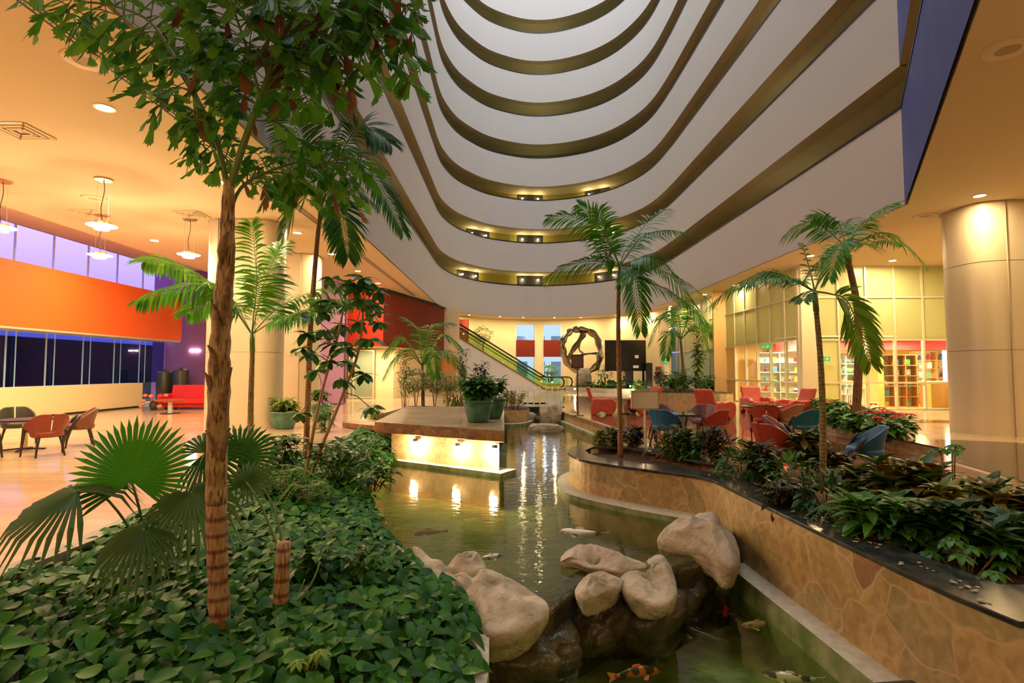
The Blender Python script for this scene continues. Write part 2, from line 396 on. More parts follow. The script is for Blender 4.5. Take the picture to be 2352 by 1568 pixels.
# floor with the void of the pond and planting bed
BEDL = [P(0, 1313), P(181, 1244), P(324, 1178), P(531, 1098), P(686, 1045), P(770, 1012)]
BEDL = [Vector((BEDL[0].x - .25, -1.0, 0))] + BEDL + [Vector((-3.9, 15.2, 0)), Vector((-3.4, 15.9, 0))]
POOLR = [P(1286.5, 944), P(1368, 971), P(1460, 1003)]
PLF = [(1.38, 9.78), (1.05, 9.5), (.9, 8.9), (.93, 8.4), (1.1, 7.95), (1.75, 7.3), (2.34, 6.75), (2.43, 6.1), (2.5, 4.5), (2.58, 3.3), (2.65, 2.92)]  # planter front (pond side)
PLB = [(1.25, 9.75), (1.9, 9.9), (3.3, 8.4), (4.2, 6.4), (4.5, 2.95)]                                         # planter back (lobby side)
VOID = [p[:2] for p in BEDL] + [(-.35, 16.2), (-.25, 19.6), (.35, 21.4), (.5, 25.0), (2.1, 25.0), (1.85, 21.6)] + [p[:2] for p in POOLR] + [(2.2, 9.4), (2.95, 7.9), (3.75, 6.3), (4.3, 4.6), (4.5, 2.95), (4.5, -1.0)]
m = MB(); m.prism([(-17.5, -6.5), (22, -6.5), (22, 46), (-17.5, 46)], -.12, 0, [VOID]); struct(m.build('floor', M['floor']))
SEAT = [p[:2] for p in POOLR] + [(2.25, 9.4), (3.0, 7.9), (3.8, 6.3), (4.33, 4.6), (4.55, 2.9), (6.0, 4.0), (7.05, 9.0), (7.5, 13.9), (9.8, 18.5), (9.6, 30.5), (2.9, 30.5), (2.2, 25.2), (1.92, 21.7)]
m = MB(); m.prism(SEAT, 0.0, .006); struct(m.build('floor', M['floor2']))
m = MB(); m.prism([(5.9, 2.0), (12.5, 2.0), (10.4, 11.3), (9.0, 11.9), (7.2, 8.9), (6.05, 4.0)], 0, .006)
m.prism([(11.6, 15.6), (13.9, 15.2), (13.9, 16.2), (12.2, 16.4)], 0, .006); struct(m.build('floor', M['floor3']))

# outer walls
m = MB(); m.box((2, -6.6, 2.8), (40, .2, 5.8)); struct(m.build('wall_back', M['cream']))
m = MB(); m.box((22.1, 20, 2.8), (.2, 53, 5.8)); struct(m.build('wall_right', M['cream']))
# far wall: concentric with the round end, with two tall windows
FW = smooth_line([(-5.9, 34.5), (-5.2, 37.2), (-3.9, 39.4), (-1.9, 41.2), (.3, 42.1), (2.1, 42.4), (4.2, 42.1), (6.5, 41.0), (8.3, 39.2), (9.3, 37.0), (9.75, 34.6), (9.8, 33.7)], 6)
def fwx(px):     # point of the far wall seen at a pixel column
    best = min(FW, key=lambda p: abs((p[0] / p[1]) * FPX + 1176 - px)); return best
segs = []; cuts = [(1181, 1230), (1246, 1290)]
m = MB()
for i in range(len(FW) - 1):
    a, b = FW[i], FW[i + 1]; pc = 1176 + FPX * ((a[0] + b[0]) / 2) / ((a[1] + b[1]) / 2)
    if any(u <= pc <= v for u, v in cuts): m.ribbon([a, b], 0, .45); m.ribbon([a, b], 5.05, 5.7)
    else: m.ribbon([a, b], 0, 5.7)
struct(m.build('wall_far', M['cream'], smooth=False, fixn=False, solid=.12))
m = MB(); m.box((2, 45.9, 2.8), (12, .1, 5.8)); 
# ------------------------------------------------------------------ left side
WX = -15.1
m = MB(); m.box((WX - .1, 7.6, .51), (.5, 29.0, .92)); m.box((WX - .08, 7.6, .03), (.5, 29.0, .06), 1)
struct(m.build('wall_left', [M['cream'], M['dark']]))
m = MB(); m.box((-14.75, 8.9, 3.69), (.9, 29.2, 1.9)); m.box((-14.75, 8.9, 2.71), (.88, 29.1, .06), 1)
struct(m.build('wall_left', [M['orange'], M['alu']]))
m = MB(); m.box((-11.7, 24.3, 3.0), (8.6, .2, 6.0)); struct(m.build('wall_rear', M['purple']))
m = MB(); m.box((-8.1, 23.7, 2.8), (1.5, .25, 5.5)); struct(m.build('wall_rear', M['lilac']))
ys = [Q(x, 815, 20).x for x in ()]
def wy(px, X=WX - .35): return X * FPX / (px - 1176) * 1.0
for i, (a, b) in enumerate(zip([-6] + [wy(x) for x in (12, 105, 190, 262, 320)], [wy(x) for x in (12, 105, 190, 262, 320)] + [24.2])):
    z0, z1 = .97, 2.75
    f = MB(); f.box((WX - .35, a, (z0 + z1) / 2), (.02, .05, z1 - z0)); f.box((WX - .3, a + .28, (z0 + z1) / 2), (.02, .03, z1 - z0)); 
    fo = struct(f.build('window_%d' % (i + 1), mat('glass_fin', (.35, .55, .75), .2, emit=0)))
    g = MB(); g.box((WX - .36, (a + b) / 2, (z0 + z1) / 2), (.012, b - a - .06, z1 - z0)); g.build('pane', M['bglass'], fo)
for i, (a, b) in enumerate(zip([-6] + [wy(x, -15.1) for x in (22, 113, 194, 262, 322)], [wy(x, -15.1) for x in (22, 113, 194, 262, 322)] + [24.2])):
    z0, z1 = 4.62, 5.96
    f = MB(); f.box((-15.1, a, (z0 + z1) / 2), (.04, .05, z1 - z0))
    fo = struct(f.build('window_%d' % (i + 11), mat('window_mullion_pale', (.5, .6, .9), .3)))
    g = MB(); g.box((-15.1, (a + b) / 2, (z0 + z1) / 2), (.012, b - a - .06, z1 - z0)); g.build('pane', M['vglass'], fo)
m = MB(); m.box((-25, 8, -.2), (19.5, 60, .2)); m.box((-21, 8, 1.35), (.5, 60, 3.1), 1)
struct(m.build('ground', [mat('night_ground', (.02, .02, .05), .9), mat('dark_hedge_wall', (.012, .014, .025), .9, noise=(1.5, (.03, .035, .06)))]))
m = MB(); m.box((-15.4, 40.3, 2.9), (.2, 31.5, 6.4)); m.box((-15.4, -6.4, 2.9), (.2, .8, 6.4)); m.box((-9.5, 46.1, 2.9), (13, .2, 6.4)); struct(m.build('wall_left', M['cream']))

# columns: pill-shaped, clad in metal panels
def column(name, cx, cy, wx, wy_, h, rot=0):
    def ring(s=1.0, n=40):
        out = []
        for k in range(n):
            a = 2 * PI * k / n; c, s_ = math.cos(a), math.sin(a); e = 2 / 3.2
            out.append((math.copysign(abs(c) ** e, c) * wx / 2 * s, math.copysign(abs(s_) ** e, s_) * wy_ / 2 * s))
        return out
    o = MB(); zs = [0, h * .36, h * .36 + .015, h * .74, h * .74 + .015, h]
    for i in range(5):
        j = i in (1, 3); s = .992 if j else 1
        r = ring(s); n = len(r); vs = [(x, y, z) for z in (zs[i], zs[i + 1]) for x, y in r]
        o.add(vs, [(k, (k + 1) % n, n + (k + 1) % n, n + k) for k in range(n)], 1 if j else 0)
    for sx in (-.27, .27): o.box((sx * wx, -wy_ / 2 * .985, h / 2), (.012, .02, h), 1)
    r = ring(1.03); o.prism(r, h - .03, h, m=1)
    c = o.build(name, [M['colm'], M['colh']], smooth=True, fixn=False); c.location = (cx, cy, 0); c.rotation_euler = (0, 0, rot)
    return struct(c)
column('column', -7.07, 14.45, 1.85, 1.2, CEILZ)
column('column', -7.55, 18.6, 1.85, 1.2, CEILZ)
column('column', 11.95, 13.1, 2.35, 1.6, CEILZ)

# red raised volume beside the escalator, with the glazed passage below
RB = [(-9.6, 25.9), (-6.12, 25.8), (-4.15, 33.2), (-9.6, 33.2)]
m = MB()
m.prism(RB, 2.62, 5.24); 
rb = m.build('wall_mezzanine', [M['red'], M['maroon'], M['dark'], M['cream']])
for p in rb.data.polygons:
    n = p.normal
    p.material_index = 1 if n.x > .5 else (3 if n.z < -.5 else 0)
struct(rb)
m = MB(); m.prism([(-9.65, 25.85), (-6.08, 25.75), (-4.08, 33.2), (-9.65, 33.25)], 5.24, 5.32); struct(m.build('trim_1', M['dark']))
m = MB(); m.prism([(-9.7, 28.6), (-6.2, 28.5), (-4.7, 33.4), (-9.7, 33.4)], 0, 2.61); struct(m.build('wall_passage', M['cream']))
d = MB(); x0, x1 = P(806, 910).x, 0
for px in (803, 812, 858): q = Q(px, 850, 28.35); d.box((q.x, 28.35, 1.25), (.08, .08, 2.5))
q0, q1 = Q(803, 850, 28.35), Q(858, 850, 28.35); mid = (q0.x + q1.x) / 2
for z in (1.05, 2.5, .06): d.box((mid, 28.35, z), (q1.x - q0.x, .07, .07))
fo = struct(d.build('door_1', M['alu'])); g = MB(); g.box((mid, 28.37, 1.25), (q1.x - q0.x - .05, .02, 2.4)); g.build('pane', mat('green_grey_glass', (.28, .34, .24), .15, spec=.8), fo)
q0, q1 = Q(1005, 860, 33.1), Q(1042, 860, 33.1)
m = MB(); m.box(((q0.x + q1.x) / 2, 34.0, 1.15), (q1.x - q0.x, .08, 2.3)); struct(m.build('door_2', mat('orange_wood_door', (.62, .25, .05), .4)))
m = MB(); m.box((-4.2, 34.4, 2.7), (1.7, .3, 5.4)); struct(m.build('wall_rear', M['cream']))

# ------------------------------------------------------------------ right side: long glazed screens of the shops
def screen(name, a, b, cols, rows, z1, panel, openrange=None, idx=0, thick=.07):
    """mullions and transoms on the line a-b; panels between (opaque frosted or clear)"""
    a, b = Vector((*a, 0)), Vector((*b, 0)); t = (b - a); L = t.length; t.normalize(); ang = math.atan2(t.y, t.x)
    f = MB()
    for c in cols: p = a + t * c * L; f.box((p.x, p.y, z1 / 2), (thick, .12, z1), rz=ang)
    for z in rows: p = a + t * L / 2; f.box((p.x, p.y, z), (L, .11, thick * .9), rz=ang)
    fo = struct(f.build('window_%d' % idx, M['alu']))
    for i in range(len(cols) - 1):
        for j in range(len(rows) - 1):
            u = (cols[i] + cols[i + 1]) / 2; p = a + t * u * L; clear = panel(i, j)
            g = MB(); g.box((p.x, p.y, (rows[j] + rows[j + 1]) / 2), ((cols[i + 1] - cols[i]) * L - thick, .03, rows[j + 1] - rows[j] - thick), rz=ang)
            if clear is None: continue
            g.build('pane', clear, fo)
    return fo
ROWS = [.04, 1.02, 2.62, 4.22, 5.38]
FR = mat('frosted_green_panel', (.55, .58, .34), .22, spec=.7); GB = mat('louvred_green_panel', (.38, .46, .30), .3); YW = mat('yellow_panel', (.85, .55, .13), .4)
FROST = M['frost']
ga, gb = (10.75, 20.3), (10.5, 33.9)
pxs = [1487, 1452]
def gcol(px):   # fraction along the receding screen at a pixel column
    k = (px - 1176) / FPX; t = (k * ga[1] - ga[0]) / ((gb[0] - ga[0]) - k * (gb[1] - ga[1])); return t
cols = [gcol(x) for x in (1843, 1806, 1771, 1741, 1714, 1690, 1669, 1649, 1630, 1612, 1594, 1574, 1556, 1538)]
cols[0] = 0.0
def pan(i, j):
    if j <= 1: return M['glass'] if i <= 4 else (YW if i <= 6 else GB)
    return FROST
screen('screen', ga, gb, cols + [1.0], ROWS, 5.4, pan, idx=21)
fa, fb = (11.3, 20.4), (18.6, 20.2)
def fcol(px): return (Q(px, 800, 20.3).x - fa[0]) / (fb[0] - fa[0])
fcols = [fcol(x) for x in (1872, 1929, 1992, 2056, 2120, 2184, 2248)] + [1.0]
def pan2(i, j):
    if j <= 1: return FROST if i == 0 else M['glass']
    return FROST
screen('screen', fa, fb, fcols, ROWS, 5.4, pan2, idx=22)
m = MB(); m.box((11.0, 20.3, 2.7), (.55, .4, 5.4)); struct(m.build('column', M['alu']))
# shop interior
m = MB(); m.box((16.0, 27.0, 3.0), (12.0, .15, 6)); m.box((15.5, 23.6, 2.75), (9.6, 6.6, .05), 1); struct(m.build('wall_shop', [mat('shop_back_wall', (.85, .55, .22), .6), mat('shop_ceiling', (.9, .8, .6), .7)]))
m = MB(); m.box((14.6, 30.5, 3), (.1, 7, 6)); struct(m.build('wall_shop', M['cream']))
m = MB(); m.box((15.2, 22.9, 2.55), (8.2, .1, .42)); m.box((12.8, 24.6, 2.55), (.1, 3.8, .42), rz=.2); struct(m.build('trim_2', mat('pink_red_bulkhead', (.80, .06, .07), .5)))
for (x, y, e) in ((12.6, 21.9, 90), (14.4, 21.9, 110), (16.4, 21.9, 120), (12.3, 24.8, 110), (15.4, 25, 120), (18.3, 24.0, 120)):
    light('unseen_shop_light', 'AREA', (x, y, 2.68), e, (1, .74, .42), .5)

# faint two-line lettering on the glazed screen (too blurred to read in the photograph: drawn as small letter-like strokes)
lt = MB(); lr = random.Random(4)
for (x0, x1, y0, y1, hh) in ((1606, 1638, 764, 756, .20), (1614, 1632, 776, 773, .20)):
    n = 11 if hh and x0 == 1606 else 7
    for k in range(n):
        px = x0 + (x1 - x0) * k / (n - 1); py = y0 + (y1 - y0) * k / (n - 1); kx = (px - 1176) / FPX
        tt = (kx * ga[1] - ga[0]) / ((gb[0] - ga[0]) - kx * (gb[1] - ga[1])); yy_ = ga[1] + (gb[1] - ga[1]) * tt; q = Q(px, py, yy_); hgt = .34 if k == n - 1 else .24
        for dy in (-.09, .09): lt.box((q.x - .06, yy_ + dy, q.z + (hgt - .24) / 2), (.012, .05, hgt))
        lt.box((q.x - .06, yy_, q.z + (.10 if k % 3 else -.10)), (.012, .2, .05))
        if k % 2: lt.box((q.x - .06, yy_, q.z), (.012, .2, .045))
tag(lt.build('lettering', mat('bronze_lettering', (.30, .22, .10), .5)), 'two faint lines of small letters on the frosted glazed screen', 'lettering')
# ------------------------------------------------------------------ pond
POOLL = [(-.20, 1.6), (-.14, 3.4), (-.16, 3.95), (-.36, 4.4), (-.9, 5.2), (-1.45, 6.2), (-1.9, 7.3), (-2.35, 8.6), (-2.55, 9.8), (-2.5, 10.6), (-2.42, 11.0)]
UW, LW = -.36, -.75
DAM = [(-.75, 5.0), (.3, 4.95), (1.1, 5.6), (2.45, 6.05)]
SILL = [(-.35, 4.3), (.3, 4.4), (.55, 4.8), (.85, 5.1), (1.5, 5.25), (1.95, 5.6), (2.46, 5.95)]
upper = [(-2.6, 11.3), (-.1, 9.55), (-.15, 16.0), (-.1, 19.3), (.35, 21.2), (.6, 25), (2.0, 25), (1.8, 21.6)] + [p[:2] for p in POOLR] + [(2.9, 8.9), (1.3, 9.9), (.98, 9.4), (.9, 8.9), (.95, 8.4), (1.15, 7.95), (1.8, 7.3), (2.38, 6.75), (2.44, 6.3)] + SILL[::-1] + [(-.5, 4.5), (-1.0, 5.2), (-1.6, 6.2), (-2.05, 7.3), (-2.5, 8.6), (-2.7, 9.8)]
def water(poly, z, mt, name, label):
    m = MB(); tr = tessellate_polygon([[Vector((p[0], p[1], 0)) for p in poly]])
    vv = [Vector((p[0], p[1], z)) for p in poly]; tr = [t if (vv[t[1]] - vv[t[0]]).cross(vv[t[2]] - vv[t[0]]).z > 0 else t[::-1] for t in tr]; m.add(vv, tr); o = m.build(name, mt, fixn=False)
    return tag(o, label, 'water', kind='stuff')
water(upper, UW, M['water'], 'pond_water', 'still green pond water reflecting lamps, upper level behind the boulders')
lower = [(-.3, 1.2), (-.35, 4.4)] + [(x, y + .08) for x, y in SILL[1:]] + [(2.5, 5.8), (2.6, 1.2)]
water(lower, LW, M['water2'], 'pond_water', 'dark green pond water in the lower basin, in front of the boulders')
m = MB(); m.prism([(-5, 4.9), (1.3, 5.1), (2.3, 6.0), (5, 6.2), (5, 27), (-5, 27)], -1.0, -.9); m.prism([(-1, -1), (3.2, -1), (3.2, 6.8), (-1, 6.8)], -1.25, -1.15, m=1)
struct(m.build('floor_pond', [M['poolb'], M['poolc']]))
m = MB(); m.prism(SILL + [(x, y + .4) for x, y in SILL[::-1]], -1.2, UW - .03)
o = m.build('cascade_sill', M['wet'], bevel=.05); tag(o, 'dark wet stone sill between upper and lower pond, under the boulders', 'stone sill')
# pond side walls (mossy) and pale ledges
def curb(line, w_, z0, z1, name, mats, side=1):
    m = MB(); a = line; b = offset(line, w_ * side); n = len(a)
    vs = [(p[0], p[1], z) for z in (z0, z1) for p in a] + [(p[0], p[1], z) for z in (z0, z1) for p in b]
    fs = []; ms = []
    for i in range(n - 1):
        fs += [(i, i + 1, n + i + 1, n + i), (2 * n + i, 2 * n + i + 1, 3 * n + i + 1, 3 * n + i), (n + i, n + i + 1, 3 * n + i + 1, 3 * n + i)]; ms += [1, 1, 0]
    fs += [(0, n, 3 * n, 2 * n), (n - 1, 2 * n - 1, 4 * n - 1, 3 * n - 1)]; ms += [1, 1]
    m.add(vs, fs); m.m = ms
    return struct(m.build(name, mats))
LEDGE = smooth_line([(3.0, 9.9), (1.4, 9.95), (.95, 9.6), (.75, 9.0), (.74, 8.3), (.92, 7.8), (1.55, 7.1), (2.15, 6.62)], 4)
curb(LEDGE, .35, -1.0, -.29, 'trim_3', [M['conc'], M['mossy']], side=-1 if False else 1)
curb([Vector((2.26, 5.9)), Vector((2.34, 4.45)), Vector((2.38, 3.6)), Vector((2.5, 1.0))], .4, -1.2, -.55, 'trim_4', [M['conc'], M['mossy']], side=1)
curb([Vector(p) for p in POOLL[:6]], .22, -1.2, -.30, 'trim_5', [M['conc'], M['mossy']], side=1)
curb([Vector(p) for p in POOLL[5:]], .25, -1.0, -.29, 'trim_6', [M['conc'], M['mossy']], side=1)
BL, BR = Vector((-2.45, 11.15)), Vector((-.23, 9.68))
dv = (BR - BL).normalized(); nv = Vector((dv.y, -dv.x))
curb([BR + dv * .12 + nv * .12, BL + nv * .14 - dv * .1], .5, -1.0, -.29, 'trim_7', [M['conc'], M['mossy']], side=-1)
far_l = smooth_line([(-.45, 18.1), (-.05, 18.1), (.45, 18.45), (.75, 19.4), (.68, 20.4), (.45, 21.2)], 3)
curb(far_l, .3, -1.0, -.29, 'trim_9', [M['conc'], M['mossy']], side=1)
pr = [Vector((1.85, 21.6))] + [p.xy for p in POOLR] + [Vector((2.9, 9.2))]
curb(offset(pr, -.16), .2, -1.0, -.29, 'trim_10', [M['conc'], M['mossy']], side=1)
m = MB(); q = offset(pr, .0); q2 = offset(pr, .15); m.ribbon(q, -1, .005); m.add([(p[0], p[1], .008) for p in q] + [(p[0], p[1], .008) for p in q2], [(i, i + 1, len(q) + i + 1, len(q) + i) for i in range(len(q) - 1)]); struct(m.build('wall_pond', M['stone'], fixn=False))
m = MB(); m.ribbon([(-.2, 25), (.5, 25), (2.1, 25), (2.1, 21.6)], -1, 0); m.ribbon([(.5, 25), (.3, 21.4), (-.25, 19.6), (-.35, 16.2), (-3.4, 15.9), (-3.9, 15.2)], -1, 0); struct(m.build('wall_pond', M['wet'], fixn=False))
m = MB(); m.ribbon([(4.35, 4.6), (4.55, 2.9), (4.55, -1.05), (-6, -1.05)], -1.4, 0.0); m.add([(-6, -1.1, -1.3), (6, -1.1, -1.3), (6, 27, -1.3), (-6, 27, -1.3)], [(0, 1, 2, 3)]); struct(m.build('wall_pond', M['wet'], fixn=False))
# curb of the planting bed
m = MB(); a = [p for p in BEDL]; m.ribbon(a, -.5, .0); b = offset(a, -.12); b2 = offset(a, .06)
m.add([(p[0], p[1], .012) for p in b2] + [(p[0], p[1], .012) for p in b], [(i, i + 1, len(a) + i + 1, len(a) + i) for i in range(len(a) - 1)])
m.ribbon(b, -.5, .012); m.ribbon(b2, 0, .012)
struct(m.build('trim_11', mat('bed_curb_stone', (.34, .28, .17), .6, noise=(6, (.24, .2, .12), 5)), fixn=False))

# bed soil
def interp(line, y):
    for i in range(len(line) - 1):
        a, b = line[i], line[i + 1]
        if (a[1] - y) * (b[1] - y) <= 0 and abs(a[1] - b[1]) > 1e-6: t = (y - a[1]) / (b[1] - a[1]); return a[0] + (b[0] - a[0]) * t
    return None
POOLLX = POOLL + [(-2.45, 11.1), (-2.9, 11.2), (-3.0, 15.2)]
BEDLX = [(BEDL[0].x, 0.5)] + [(p.x, p.y) for p in BEDL]
def bed_edges(y): return interp(BEDLX, y), (interp(POOLLX, y) if y > 1.6 else -.2)
def bed_z(x, y):
    a, b = bed_edges(max(.6, min(y, 15.1))); t = max(0, min(1, (x - a) / (b - a)))
    return -.16 - .17 * t ** 2 + .03 * math.sin(x * 2.1) * math.sin(y * 1.7)
m = MB(); rows = []
yy = .8
while yy < 15.2:
    a, b = bed_edges(yy); rows.append([(a + (b - a - .1) * k / 14, yy, bed_z(a + (b - a) * k / 14, yy)) for k in range(15)]); yy += .3
m.grid(rows); struct(m.build('ground', M['soil'], smooth=True))

# stone-clad table block standing at the pond
bt = thing('stone_block', 'square stone-clad block with overhanging slab top, standing in the pond', 'stone table', (0, 0, 0))
SL = [(-2.76, 11.01), (-.13, 9.43), (-.23, 15.76), (-3.0, 15.39)]
m = MB(); m.prism(SL, .25, .46, top_m=0, side_m=1, m=1); o = m.build('slab', [M['slabt'], M['slabs']], bt, bevel=.012)
BW = [(-2.45, 11.15), (-.23, 9.75), (-.35, 15.5), (-2.7, 15.2)]
m = MB(); m.prism(BW, -1.0, .25); m.build('wall_base', mat('pale_flagstone_base', (.5, .38, .2), .5) if False else flagstone('pale_flagstone', [(.62, .46, .24), (.70, .52, .28), (.56, .42, .22), (.66, .5, .3)], (.36, .22, .10), 3.2, .55, .2, .02), bt)
lb = MB(); lb.prism([(-4.4, 14.2), (-2.75, 12.9), (-2.6, 13.5), (-4.2, 14.9)], .02, .14); lb.box((-3.1, 13.5, -.1), (.5, .4, .3)); o = lb.build('stone_bench', M['slabs'], bevel=.01); tag(o, 'low brown stone bench slab left of the square block', 'bench')

# right planter: clad wall, dark granite coping, soil
fs_ = smooth_line(PLF[:8], 5) + [Vector(p) for p in PLF[8:]]
wallf = offset(fs_, .03)      # the cladding stands a little behind the coping's edge
wallf = offset(fs_, -.03) if (Vector(wallf[20]) - Vector((3, 7))).length > (Vector(fs_[20]) - Vector((3, 7))).length else wallf
m = MB(); pb = smooth_line([(4.5, 2.9), (4.3, 4.6), (3.75, 6.3), (2.95, 7.9), (2.2, 9.4), (1.38, 9.82)], 4)
m.ribbon([p[:2] for p in wallf] + [(4.5, 2.95)], -1.2, .15); m.ribbon(pb, -1.0, .15)
struct(m.build('wall_planter', M['stone'], fixn=False))
INN = [(3.0, 3.42), (2.82, 4.4), (2.76, 5.6), (2.78, 6.5), (2.62, 7.02), (1.95, 7.68), (1.4, 8.2), (1.22, 8.6), (1.2, 9.0), (1.4, 9.4), (1.95, 9.3), (2.7, 7.9), (3.5, 6.3), (4.0, 4.7), (4.2, 3.42)]
m = MB(); m.prism([p[:2] for p in fs_] + [p[:2] for p in pb][:-1], .15, .185, [INN]); struct(m.build('trim_12', M['granite'], bevel=.006))
m = MB(); m.prism(INN, .04, .07); struct(m.build('ground', M['soil']))
# wet stone in the near right corner and far small planter
m = MB(); m.prism([(1.75, 2.6), (3.2, 2.9), (3.2, 3.72), (2.7, 3.66), (2.35, 3.62), (1.95, 3.55)], -1.2, -.50); o = m.build('stone_slab', M['wet'], bevel=.03); tag(o, 'wet dark stone slab at the near end of the lower pond', 'stone')
pp = smooth_line([(-.6, 18.6), (-.1, 18.4), (.38, 18.7), (.62, 19.5), (.55, 20.4), (.25, 21.0), (-.9, 20.6)], 4)
m = MB(); m.prism([p[:2] for p in pp], -.95, .12, top_m=1); struct(m.build('wall_planter', [M['stone'], M['soil']]))
# poinsettia planter on the lobby floor
PP = [P(1700, 982), P(2149, 1060), P(2105, 1010), P(1900, 960)]
PO = [(7.6, 13.8), (7.15, 9.1), (8.2, 10.9), (9.4, 13.5), (11.6, 17.2), (11.2, 18.2), (9.9, 18.0), (8.3, 15.4)]
POi = [(7.85, 13.6), (7.5, 10.3), (8.1, 11.3), (9.2, 13.6), (11.3, 17.2), (11.1, 17.95), (10.1, 17.8), (8.5, 15.2)]
m = MB(); m.prism(PO, 0, .17); struct(m.build('wall_planter', M['stone']))
m = MB(); m.prism(PO, .17, .2, [POi]); struct(m.build('trim_13', M['granite'])); m = MB(); m.prism(POi, .17, .18); struct(m.build('ground', M['soil']))
# far planter on the right, and garden strip under the far wall
FP = smooth_line([(7.2, 25.2), (9.2, 24.2), (10.2, 25.2), (10.4, 28.0), (10.2, 32.2), (8.2, 32.5), (6.6, 29.5), (6.6, 26.5), (7.2, 25.2)], 4)[:-1]
m = MB(); m.prism([p[:2] for p in FP], 0, .42, top_m=1); struct(m.build('wall_planter', [M['stone'], M['soil']]))
m = MB(); m.prism([(3.9, 41.6), (4.0, 38.2), (5.6, 36.2), (6.0, 34.6), (9.2, 34.4), (9.5, 35), (9.1, 37.3), (8.0, 39.0), (6.4, 40.4)], 0, .30, top_m=1); struct(m.build('wall_planter', [M['conc'], M['soil']]))

# ------------------------------------------------------------------ rocks
def boulder(name, c, size, rz, seed, label, mt='rock', tilt=(0, 0), flat=.75, sub=4, rough=.22):
    rr = random.Random(seed); bm = bmesh.new(); bmesh.ops.create_icosphere(bm, subdivisions=sub, radius=1)
    from mathutils import noise
    off = Vector((rr.uniform(-50, 50), rr.uniform(-50, 50), 3))
    for v in bm.verts:
        p = v.co.copy(); d = noise.noise(p * 1.1 + off) * rough * 1.6 + noise.noise(p * 2.6 + off) * rough * .7 + noise.noise(p * 7 + off) * rough * .16
        q = p * (1 + d)
        q = Vector((math.copysign(abs(q.x) ** flat, q.x), math.copysign(abs(q.y) ** flat, q.y), math.copysign(abs(q.z) ** flat, q.z)))
        v.co = Vector((q.x * size[0] / 2, q.y * size[1] / 2, q.z * size[2] / 2))
    me = bpy.data.meshes.new(name); bm.to_mesh(me); bm.free(); me.materials.append(M[mt])
    me.polygons.foreach_set('use_smooth', [True] * len(me.polygons))
    o = bpy.data.objects.new(name, me); COL.objects.link(o); o.location = c; o.rotation_euler = (tilt[0], tilt[1], rz)
    return tag(o, label, 'rock')
def flatrock(outl, z, zb, dome, seed, label, mt='rock', inset=.8, tilt=0.0):
    """outl: outline of the rock's rim (crop pixels); domed top, bulging sides down to zb"""
    from mathutils import noise
    rim = [P(900 + x / 2.735, 1150 + y / 2.735, z) for x, y in outl]
    rim = smooth_line([(p.x, p.y) for p in rim + rim[:1]], 5)[:-1]; n = len(rim)
    c = sum(rim, Vector((0, 0))) / n; S = sum((p - c).length for p in rim) / n; vs = []; off = Vector((seed * 7.3, 2.1, 5)); N = 12
    def nz(p, f): return noise.noise(Vector((p[0], p[1], p[2])) * f / S + off)
    rings = [(k / N, 0) for k in range(1, N + 1)] + [(1.0, .12), (.97, .3), (.90, .5), (inset + .04, .75), (inset - .08, 1)]
    vs = [(c.x, c.y, z + dome + dome * .6 * nz((c.x, c.y, 0), 1.2))]
    for r, dn in rings:
        for p in rim:
            q = c + (p - c) * r; hh = 1 - r ** 2.6 if r <= 1 else 0
            zz = z + dome * hh - dn * (z - zb); w_ = Vector((q.x, q.y, zz))
            am = S * (.13 * (hh + .12))
            dz = nz(w_, 1.5) * am * 2.3 + (.35 - abs(nz(w_, 3.2))) * am * 2.6 - am * .5 + nz(w_, 9) * S * .02 + (.3 - abs(nz(w_, 7))) * S * .022
            d2 = (p - c).normalized() * (nz(w_, 2.4) * S * .08 + nz(w_, 9) * S * .015) * (1 if dn else 0)
            vs.append((q.x + d2.x, q.y + d2.y, zz + dz))
    fs = [(0, 1 + k, 1 + (k + 1) % n) for k in range(n)]
    for i in range(len(rings) - 1):
        fs += [(1 + i * n + k, 1 + i * n + (k + 1) % n, 1 + (i + 1) * n + (k + 1) % n, 1 + (i + 1) * n + k) for k in range(n)]
    fs.append(tuple(1 + (len(rings) - 1) * n + k for k in range(n)))
    m = MB(); m.add(vs, fs); o = m.build('boulder', M[mt], smooth=True, sub=1); return tag(o, label, 'rock')
flatrock([(120, 290), (230, 380), (420, 425), (590, 435), (640, 445), (860, 545), (985, 645), (950, 715), (890, 775), (760, 815), (640, 830), (590, 815), (540, 750), (480, 640), (400, 570), (300, 510), (200, 420)], -.27, -.66, .10, 1, 'largest pale boulder, at the left bank beside the leafy bed')
flatrock([(345, 415), (390, 375), (480, 350), (560, 360), (590, 430), (480, 450), (400, 440)], -.24, -.5, .10, 2, 'small rounded tan rock perched behind the largest boulder')
flatrock([(1060, 380), (1085, 325), (1190, 280), (1370, 315), (1575, 380), (1560, 420), (1430, 435), (1250, 410), (1110, 375)], -.30, -.42, .05, 3, 'long flat pale slab of rock in the centre of the pond', inset=.85)
flatrock([(1420, 440), (1570, 385), (1620, 360), (1700, 350), (1750, 400), (1785, 520), (1790, 590), (1720, 650), (1620, 635), (1500, 590), (1440, 530)], -.37, -.64, .10, 4, 'blocky pale rock with mossy foot, right of the flat slab')
flatrock([(1145, 565), (1170, 530), (1250, 470), (1360, 465), (1450, 500), (1400, 550), (1250, 605), (1190, 610)], -.34, -.56, .08, 5, 'small pointed pale rock in front of the flat slab')
flatrock([(1660, 240), (1730, 195), (1850, 165), (1940, 130), (2040, 160), (2130, 180), (2180, 300), (2180, 380), (2110, 390), (2000, 330), (1880, 290), (1750, 270)], -.27, -.62, .20, 6, 'broad tan boulder leaning against the stone planter wall')
